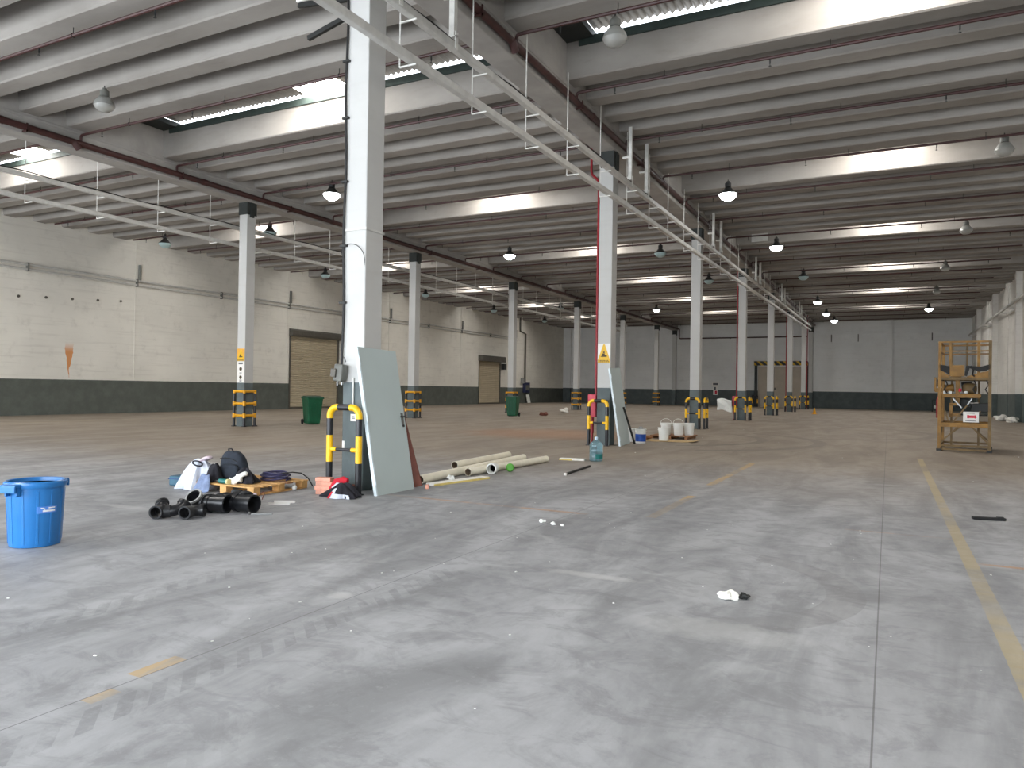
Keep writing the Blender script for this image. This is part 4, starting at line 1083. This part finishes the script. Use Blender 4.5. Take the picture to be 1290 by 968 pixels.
crumple('dark_clod', 'small dark crumb touching the white crumpled lump', 'clod', -.885, 5.34, 0, .038, M['dark'], 12)
for k, (x, y, s, lab) in enumerate(((-3.33, 7.26, .036, 'white scrap on the open floor, largest of the three together'), (-3.17, 7.20, .03, 'flat white scrap in the middle of the three scraps'), (-3.06, 7.18, .022, 'smallest white scrap at the end of the three scraps'))):
    crumple('white_scrap', lab, 'scrap', x, y, 0, s, M['whiteplastic'], 30 + k)
b = MB(); b.bar((-4.82, 11.45, .02), (-4.95, 12.9, .02), .04, .035)
o = tag(b.build('steel_rod', M['dark'], loc=(-4.88, 12.1, 0), bevel=.006), 'long dark steel bar on the floor in front of the water bottle', 'bar')
b = MB(); b.bar((-4.815, 11.40, .02), (-4.822, 11.46, .02), .043, .038); b.build('pale_tip', M['signwhite'], o, world=True)
b = MB(); b.bar((.89, 10.12, .018), (1.22, 10.2, .018), .075, .03)
o = tag(b.build('rubber_strip', M['rubber'], loc=(1.05, 10.16, 0), bevel=.006), 'flat black rubber strip on the floor near the yellow lane line', 'strip')
b = MB(); b.bar((1.14, 10.18, .036), (1.2, 10.195, .036), .05, .012); b.build('buckle', M['dark'], o, world=True)
# loose litter
b = MB(); q = random.Random(3)
for k in range(95):
    a = q.random(); x, y = (q.uniform(-6, 2.0), q.uniform(2.0, 9.5)) if a < .72 else (q.uniform(-9, 4), q.uniform(9, 30))
    if x < -5.4: continue
    s = q.uniform(.004, .011) * (1 if y < 9 else 1.8); z = s * .5
    b.obox((s * q.uniform(.8, 2), s, z), T(x, y, z / 2 + .001) @ rot('Z', q.uniform(0, 180)))
tag(b.build('litter', M['whiteplastic']), 'tiny pale crumbs of litter scattered over the concrete floor', 'litter', kind='stuff')

# water bottle
r = thing('water_bottle', 'large clear pale blue water bottle standing on the floor before the second column', 'bottle', (-5.25, 14.03, 0))
b = MB(); b.lathe([(0, .02), (.09, .0), (.128, .012), (.135, .04), (.135, .16), (.128, .17), (.135, .18), (.135, .25), (.128, .26), (.135, .27), (.135, .335), (.12, .37), (.06, .415), (.03, .43), (.028, .455), (0, .457)], 32); b.build('body', M['bottle'], r, True)
b = MB(); b.lathe([(.0, .495), (.03, .495), (.034, .485), (.034, .445), (.03, .44)], 18); b.build('cap', M['bottlecap'], r, True)
b = MB(); vs = []
for k in range(13):
    a = math.radians(-75 + 9 * k); vs += [(.1368 * math.cos(a), .1368 * math.sin(a), .055), (.1368 * math.cos(a), .1368 * math.sin(a), .155)]
b.add(vs, [(2 * k, 2 * k + 2, 2 * k + 3, 2 * k + 1) for k in range(12)])
b.build('label', M['teal'], r, True)

# buckets, cardboard and the low pallet between the columns
b = MB(); b.add(*(lambda n: ([(-6.55 + 1.75 * (i / n) + .02 * math.sin(i), 20.25 + .35 * (i / n) + (.75 if j else 0) - .05 * math.sin(i * 1.3), .012 + .02 * (i == n) + .012 * abs(math.sin(i * .8))) for i in range(n + 1) for j in (0, 1)], [(2 * i, 2 * i + 2, 2 * i + 3, 2 * i + 1) for i in range(n)]))(10))
tag(b.build('cardboard_sheet', M['cardboard'], loc=(-5.7, 20.7, 0), solid=.008), 'flat cardboard sheet on the floor under the front white bucket', 'cardboard')
r = thing('low_pallet', 'low dark brown pallet carrying three white buckets', 'pallet', (-5.85, 22.3, 0))
for k in range(5):
    b = MB(); b.box(-6.45, -5.25, 21.85 + .22 * k, 22.03 + .22 * k, .08, .1); b.build('deck_board', M['wood2'], r, world=True)
for x in (-6.4, -5.85, -5.35):
    b = MB(); b.box(x - .04, x + .05, 21.85, 22.9, 0, .08); b.build('runner', M['wood2'], r, world=True)
def bucket(mat_body, h=.38, rt=.165, rb=.13):
    r = thing('bucket', 'x', 'bucket', (0, 0, 0))
    b = MB(); b.lathe([(0, .004), (rb - .01, .0), (rb, .008), (rt - .012, h - .08)], 30); b.lathe([(rt - .012, h - .08), (rt, h - .03), (rt - .006, h - .03), (rb - .006, .02), (0, .014)], 30); b.build('body', mat_body, r, True)
    b = MB(); b.lathe([(rt - .006, h - .01), (rt + .008, h - .012), (rt + .01, h - .03), (rt - .004, h - .034)], 30); b.lathe([(rt - .012, h - .085), (rt + .006, h - .085), (rt + .006, h - .072), (rt - .01, h - .07)], 30); b.build('rim', M['whiteplastic'], r, True)
    return r
pb = bucket(M['whiteplastic'])
b = MB(); b.tube([(.17 * math.cos(a), .02, .33 + .17 * math.sin(a)) for a in [PI * k / 14 for k in range(15)]], .008, 6); hb = b.build('handle', M['whiteplastic'], pb, True)
pb.location = (-6.02, 22.10, .1); pb['label'] = 'white bucket with raised handle on the low pallet, end nearest the leaning door'; pb['group'] = 'white buckets'; pb.rotation_euler = (0, 0, .45)
copy_tree(pb, (-5.66, 22.18, .1), 'white bucket with raised handle in the middle of the low pallet', rz=.6)
pb2 = bucket(M['whiteplastic']); pb2.location = (-5.40, 22.45, .1); pb2['label'] = 'white bucket without handle at the column end of the low pallet'; pb2['group'] = 'white buckets'
copy_tree(pb2, (-5.68, 20.62, .03), 'white bucket without handle standing alone on the cardboard sheet')
r = bucket(M['whiteplastic'], .40, .15, .14); r.location = (-6.05, 19.62, 0); r['label'] = 'paint bucket with a blue label beside the narrower leaning door'; r['group'] = 'buckets by the leaning door'
b = MB(); b.lathe([(.1435, .05), (.1475, .25)], 30); b.build('blue_label', M['labelblue'], r, True)
b = MB(); b.lathe([(0, .40), (.11, .40), (.155, .375)], 30); b.add(*sq(.06, .06, .04, .9, cz=.42)); b.build('lid_with_rag', M['greyring'], r, True)
r = copy_tree(pb2, (-6.47, 20.03, 0), 'white bucket half hidden behind the blue labelled paint bucket'); r['group'] = 'buckets by the leaning door'
crumple('brown_scrap', 'brown and white scraps on the end of the cardboard by the paint bucket', 'scrap', -6.25, 20.75, .03, .14, M['wood2'], 41)
crumple('green_scrap', 'dull green scrap behind the paint bucket', 'scrap', -6.5, 21.4, 0, .12, simple('dull olive', s255(96, 104, 70), .8), 42)

# wheelie bins
def wheelie():
    r = thing('wheelie_bin', 'x', 'wheelie bin', (0, 0, 0), group='green wheelie bins')
    b = MB(); n = 4
    def ringz(z, w, d, off): return [(-w / 2, off, z), (w / 2, off, z), (w / 2, off + d, z), (-w / 2, off + d, z)]
    L = [ringz(.03, .44, .50, -.22), ringz(.10, .46, .53, -.24), ringz(.92, .58, .66, -.34), ringz(.98, .60, .68, -.35)]
    vs = [v for l in L for v in l]
    b.add(vs, [(i * 4 + k, i * 4 + (k + 1) % 4, (i + 1) * 4 + (k + 1) % 4, (i + 1) * 4 + k) for i in range(3) for k in range(4)] + [(3, 2, 1, 0)])
    b.build('body', M['green'], r, bevel=.03)
    b = MB(); b.box(-.315, .315, -.37, .35, .95, .985); b.build('rim', M['green'], r, bevel=.01)
    b = MB(); b.prism([(-.39, .985), (.36, .985), (.36, 1.02), (.1, 1.06), (-.36, 1.02)], 'x', -.31, .31); b.build('lid', M['greenlid'], r, bevel=.012)
    b = MB(); b.tube([(-.24, .36, .98), (-.24, .44, 1.0), (.24, .44, 1.0), (.24, .36, .98)], .018, 8); b.build('handle', M['greenlid'], r, True)
    for s in (-1, 1):
        b = MB(); b.lathe([(0, -.03), (.075, -.03), (.1, -.02), (.1, .02), (.075, .03), (0, .03)], 20, T(s * .27, .30, .1) @ rot('Y', 90)); b.build('wheel', M['rubber'], r, True)
    b = MB(); b.tube([(-.27, .3, .1), (.27, .3, .1)], .014, 6); b.build('axle', M['dark'], r, True)
    for x in (-.14, 0, .14):
        b = MB(); b.obox((.02, .012, .6), T(x, -.305, .5) @ rot('X', 7.5)); b.build('front_rib', M['green'], r)
    return r
wb = wheelie(); wb.location = (-19.05, 20.95, 0); wb.rotation_euler = (0, 0, math.radians(62)); wb['label'] = 'green wheelie bin standing before the larger roller shutter'
copy_tree(wb, (-17.3, 33.9, 0), 'green wheelie bin standing before the smaller roller shutter', rz=math.radians(10))
crumple('white_scrap', 'white scrap on the floor past the second wheelie bin', 'scrap', -17.6, 41.5, 0, .3, M['foam'], 50)
crumple('dark_clod', 'dark scrap on the floor just beside the second wheelie bin', 'clod', -16.6, 36.2, 0, .2, M['brownred'], 51)
b = MB(); b.lathe([(.2, 0), (.2, .02), (.12, .03), (.03, .42), (0, .42)], 16, T(-4.47, 54.0, 0))
o = tag(b.build('marker_cone', M['amber'], None, True, loc=(-4.47, 54.0, 0)), 'small amber yellow cone on the floor far down the lift bay', 'cone')
for k, (x, y, s) in enumerate(((5.85, 50.8, .34), (6.0, 48.0, .30))):
    crumple('white_sack', 'white sack slumped at the wall behind the yellow lift, %s one' % ('farther', 'nearer')[k], 'sack', x, y, 0, s, M['foam'], 60 + k)

# ------------------------------------------------------------------ yellow lift
LX0, LX1, LY0, LY1 = 1.15, 2.25, 22.05, 23.7
r = thing('work_lift', 'rusty yellow frame work lift with a red marked white sign, standing near the wall', 'lift', ((LX0 + LX1) / 2, (LY0 + LY1) / 2, 0), rz=math.radians(-6))
def part(name, mat, f, parent=r, **k):
    b = MB(); f(b); return b.build(name, mat, parent, world=True, **k)
for x in (LX0, LX1):
    for y, h in ((LY0, 2.84), (LY1, 2.84)):
        part('corner_post', M['lift'] if x == LX0 else M['liftpale'], lambda b: b.box(x - .035, x + .035, y - .035, y + .035, .05, h))
        part('foot', M['dark'], lambda b: (b.box(x - .06, x + .06, y - .06, y + .06, 0, .06)))
for x in (1.38, 2.0):
    part('inner_post', M['lift'], lambda b: b.box(x - .03, x + .03, LY0 + .02, LY0 + .08, 2.0, 2.84))
    part('rear_post', M['liftpale'], lambda b: b.box(x - .025, x + .025, LY1 - .6, LY1 - .54, .1, 2.84))
part('middle_post', M['liftpale'], lambda b: b.box(1.69, 1.73, LY1 - .03, LY1 + .02, 2.2, 2.9))
def ringrail(z, w, h, nm, mat):
    for (p, q) in (((LX0, LY0, z), (LX1, LY0, z)), ((LX0, LY1, z), (LX1, LY1, z)), ((LX0, LY0, z), (LX0, LY1, z)), ((LX1, LY0, z), (LX1, LY1, z))):
        part(nm, mat, lambda b: b.bar(p, q, w, h))
ringrail(2.82, .04, .045, 'guard_rail', M['lift']); ringrail(2.58, .03, .035, 'guard_rail', M['lift'])
ringrail(.68, .06, .11, 'cross_rail', M['lift']); ringrail(.14, .05, .05, 'base_rail', M['liftpale']); ringrail(.05, .05, .05, 'base_rail', M['liftpale'])
ringrail(1.86, .05, .05, 'platform_rail', M['liftpale'])
for (p, q) in (((LX0, LY0, .18), (LX0 + .42, LY0, .63)), ((LX1, LY0, .2), (LX1 - .38, LY0, .64)), ((LX0 + .3, LY0 + .03, .75), (LX0 + .62, LY0 + .03, 1.2)), ((LX0 + .12, LY0, 1.05), (LX0 + .2, LY0, .78)), ((LX1 - .2, LY0 + .03, 1.05), (LX1 - .42, LY0 + .03, .74)), ((LX0, LY1, .2), (LX0 + .5, LY1, .65)), ((LX1, LY1, .2), (LX1 - .5, LY1, .65))):
    part('diagonal_brace', M['liftpale'], lambda b: b.bar(p, q, .035))
for k in range(2):
    part('side_brace', M['liftpale'], lambda b: b.bar((LX1 if k else LX0, LY0, .2), (LX1 if k else LX0, LY1, .64), .035))
# platform sides: yellow sheet with sagging black tarpaulin
part('platform_sheet', M['lift'], lambda b: b.box(LX0 + .22, LX0 + .55, LY0 - .02, LY0 + .01, 1.93, 2.22))
part('platform_sheet', M['lift'], lambda b: b.prism([(LX0, 1.9), (LX0, 2.08), (LX0 + .12, 2.02), (LX0 + .22, 1.95), (LX0 + .22, 1.9)], 'y', LY0 - .02, LY0))
part('platform_sheet', M['lift'], lambda b: b.prism([(LX1, 1.9), (LX1, 2.08), (LX1 - .18, 2.04), (LX1 - .5, 1.93), (LX1 - .5, 1.9)], 'y', LY0 - .02, LY0))
part('tarpaulin', M['tarp'], lambda b: b.prism([(LX0, 2.24), (LX0 + .1, 2.22), (LX0 + .22, 2.19), (LX0 + .22, 1.97), (LX0 + .12, 2.03), (LX0, 2.1)], 'y', LY0 - .035, LY0 - .01))
part('tarpaulin', M['tarp'], lambda b: b.prism([(LX1, 2.24), (LX1 - .2, 2.18), (LX1 - .52, 2.21), (LX1 - .55, 1.95), (LX1 - .5, 1.93), (LX1 - .44, 2.14), (LX1 - .34, 2.1), (LX1 - .26, 2.05), (LX1 - .1, 2.07), (LX1, 2.12)], 'y', LY0 - .035, LY0 - .01))
part('tarpaulin', M['tarp'], lambda b: b.tube([(LX1 - .42, LY0 - .02, 2.2), (LX1 - .36, LY0 - .03, 2.1), (LX1 - .38, LY0 - .02, 1.98), (LX1 - .33, LY0 - .02, 1.93)], .022, 8), smooth=True)
part('platform_deck', M['liftpale'], lambda b: b.box(LX0, LX1, LY0, LY1, 1.885, 1.915))
# machinery
part('mast', M['lift'], lambda b: (b.box(1.49, 1.59, LY0 + .3, LY0 + .45, 1.2, 1.9), b.box(1.44, 1.62, LY0 + .28, LY0 + .47, 1.86, 1.94)))
part('machine_beam', M['lift'], lambda b: b.box(LX0 - .02, 2.06, LY0 + .12, LY0 + .24, 1.38, 1.48), bevel=.01)
part('gear_box', M['liftpale'], lambda b: (b.add(*[(lambda vf: ([(v[0] + 1.80, v[1] + LY0 + .5, v[2]) for v in vf[0]], vf[1]))(sq(.17, .2, .15, .7, cz=1.62))][0])), smooth=True)
part('motor', M['dark'], lambda b: b.tube([(1.62, LY0 + .5, 1.72), (1.85, LY0 + .5, 1.74)], .07, 14), smooth=True)
part('motor', M['lift'], lambda b: b.tube([(1.22, LY0 + .6, 1.62), (1.45, LY0 + .6, 1.64)], .1, 14), smooth=True)
part('red_cap', M['signred'], lambda b: b.tube([(1.60, LY0 + .2, 1.54), (1.60, LY0 + .2, 1.62)], .035, 12), smooth=True)
part('white_lamp', M['whiteplastic'], lambda b: (b.add(*sq(.05, .05, .035, .9, f=lambda x, y, z: (x + 1.73, y + LY0 + .2, z), cz=1.52))), smooth=True)
for x in (1.26, 1.38):
    part('white_cap', M['whiteplastic'], lambda b: b.tube([(x, LY0 + .2, 1.48), (x, LY0 + .2, 1.55)], .04, 10), smooth=True)
part('gas_cylinder', M['red_bright'], lambda b: b.lathe([(0, .84), (.05, .84), (.055, .88), (.055, 1.3), (.03, 1.38), (.015, 1.42), (0, 1.42)], 16, T(LX0 - .04, LY0 + .35, 0)), smooth=True)
part('control_box', M['lift'], lambda b: (b.box(1.36, 1.44, LY0 + .2, LY0 + .35, .88, 1.22), b.box(1.36, 1.58, LY0 + .2, LY0 + .24, 1.18, 1.24), b.box(1.36, 1.62, LY0 + .2, LY0 + .36, .9, .97)))
part('hydraulic_unit', M['dark'], lambda b: (b.box(1.84, 2.24, LY0 + .3, LY0 + .8, 1.02, 1.25), b.box(1.48, 1.84, LY0 + .6, LY0 + 1.1, 1.12, 1.36)), bevel=.02)
for (p, q) in (((1.44, LY0 + .2, 1.36), (1.64, LY0 + .2, 1.12)), ((1.86, LY0 + .2, 1.36), (1.72, LY0 + .2, 1.12))):
    part('scissor_arm', M['chrome'], lambda b: b.bar(p, q, .03))
part('axle', M['chrome'], lambda b: b.tube([(1.8, LY0 + .15, 1.24), (2.0, LY0 + .15, 1.25)], .02, 8), smooth=True)
for x in (LX1 - .08, LX0 + .12, 1.9):
    part('hose', M['cable'], lambda b: b.tube([(x, LY0 + .1, 1.85), (x + .05, LY0 + .06, 1.72), (x - .02, LY0 + .05, 1.6), (x + .04, LY0 + .08, 1.5)], .016, 6), smooth=True)
part('lower_bar', M['dark'], lambda b: (b.bar((1.56, LY0 + .3, .98 - .04), (2.2, LY0 + .3, .94), .04, .035), b.bar((1.72, LY0 + .3, .86), (1.88, LY0 + .3, .87), .03)))
part('side_basket', M['lift'], lambda b: (b.bar((.93, LY1, 1.92), (1.17, LY1, 1.92), .03), b.bar((.95, LY1, 1.58), (1.17, LY1, 1.58), .05, .12), b.bar((.96, LY1, 1.55), (.96, LY1, 1.92), .05)))
part('basket_box', M['dark'], lambda b: b.box(.99, 1.15, LY1 + .0, LY1 + .3, 1.68, 1.88))
sg = part('sign_board', M['signwhite'], lambda b: b.box(1.68, 2.02, LY0 - .065, LY0 - .05, .76, 1.03))
part('red_mark', M['signred'], lambda b: (b.prism([(1.82, .87), (1.93, .87), (1.93, .85), (1.985, .90), (1.93, .955), (1.93, .935), (1.82, .935), (1.79, .95), (1.79, .86)], 'y', LY0 - .071, LY0 - .066), b.prism([(1.765, .865), (1.785, .865), (1.785, .945), (1.765, .945)], 'y', LY0 - .071, LY0 - .066)), parent=sg)
part('lettering', M['signgrey'], lambda b: (b.box(1.73, 1.95, LY0 - .069, LY0 - .066, .79, .805), b.box(1.75, 1.93, LY0 - .069, LY0 - .066, .985, .998)), parent=sg)
for o_ in list(sg.children):      # children of a part sit in the part's own frame
    pass
r.location.x += .12
r = thing('hand_trolley', 'dark trolley with a white bottle standing at the end wall behind the yellow lift', 'trolley', (3.55, 72.0, 0))
b = MB(); b.box(-.25, .25, -.3, .3, .2, .28); b.bar((-.2, .28, .25), (-.2, .34, 1.0), .04); b.bar((.2, .28, .25), (.2, .34, 1.0), .04); b.bar((-.2, .34, 1.0), (.2, .34, 1.0), .04); b.build('frame', M['dark'], r)
for sx in (-1, 1):
    for sy in (-1, 1):
        b = MB(); b.lathe([(0, -.025), (.1, -.025), (.1, .025), (0, .025)], 16, T(sx * .22, sy * .24, .1) @ rot('Y', 90)); b.build('wheel', M['rubber'], r, True)
b = MB(); b.lathe([(0, 0), (.09, 0), (.1, .02), (.1, .2), (.03, .26), (0, .27)], 16, T(3.53, 71.82, .281))
tag(b.build('white_bottle', M['whiteplastic'], None, True, loc=(3.53, 71.82, .281)), 'white bottle on the dark trolley behind the yellow lift', 'bottle')

# ------------------------------------------------------------------ light
w = bpy.data.worlds.new('overcast sky'); sc.world = w; w.use_nodes = True
bg = w.node_tree.nodes['Background']; bg.inputs[0].default_value = (.86, .93, 1.0, 1); bg.inputs[1].default_value = 5.0
def area(name, loc, size, energy, color, rot_):
    l = bpy.data.lights.new(name, 'AREA'); l.shape = 'RECTANGLE'; l.size, l.size_y = size; l.energy = energy; l.color = color
    o = bpy.data.objects.new(name, l); col.objects.link(o); o.location = loc; o.rotation_euler = rot_; return o
area('doorway_daylight', (-7.25, YN - .1, 2.6), (16.3, 5.0), 1300, (.86, .93, 1.0), (PI / 2, 0, 0))
area('shutter_bay_fill', (-25.5, YN - .1, 2.6), (9.8, 5.0), 2100, (.9, .95, 1.0), (PI / 2, 0, 0))  # light added at an assumed opening out of view, brightening the shutter wall

# ------------------------------------------------------------------ camera
F, YAW, PIT, ROLL = 926.1, .47328, .00594, .01502
cam = bpy.data.cameras.new('camera'); co = bpy.data.objects.new('camera', cam); col.objects.link(co)
cam.sensor_width = 36.0; cam.lens = F / 1290 * 36.0; cam.clip_end = 400; cam.clip_start = .05
f0 = Vector((-math.sin(YAW), math.cos(YAW), 0)); r0 = Vector((math.cos(YAW), math.sin(YAW), 0)); z0 = Vector((0, 0, 1))
fw = f0 * math.cos(PIT) + z0 * math.sin(PIT); up = z0 * math.cos(PIT) - f0 * math.sin(PIT)
c, s = math.cos(ROLL), math.sin(ROLL)
rx, ux = r0 * c + up * s, up * c - r0 * s
m = Matrix(((rx.x, ux.x, -fw.x, 0), (rx.y, ux.y, -fw.y, 0), (rx.z, ux.z, -fw.z, 0), (0, 0, 0, 1))); m.translation = (0, 0, 1.45)
co.matrix_world = m; sc.camera = co
sc.view_settings.view_transform = 'Standard'; sc.view_settings.look = 'None'; sc.view_settings.gamma = 1; sc.view_settings.use_curve_mapping = False
sc.view_settings.exposure = 0.22
sc.cycles.use_denoising = True
sc.cycles.max_bounces = 8; sc.cycles.diffuse_bounces = 5; sc.cycles.sample_clamp_indirect = 6
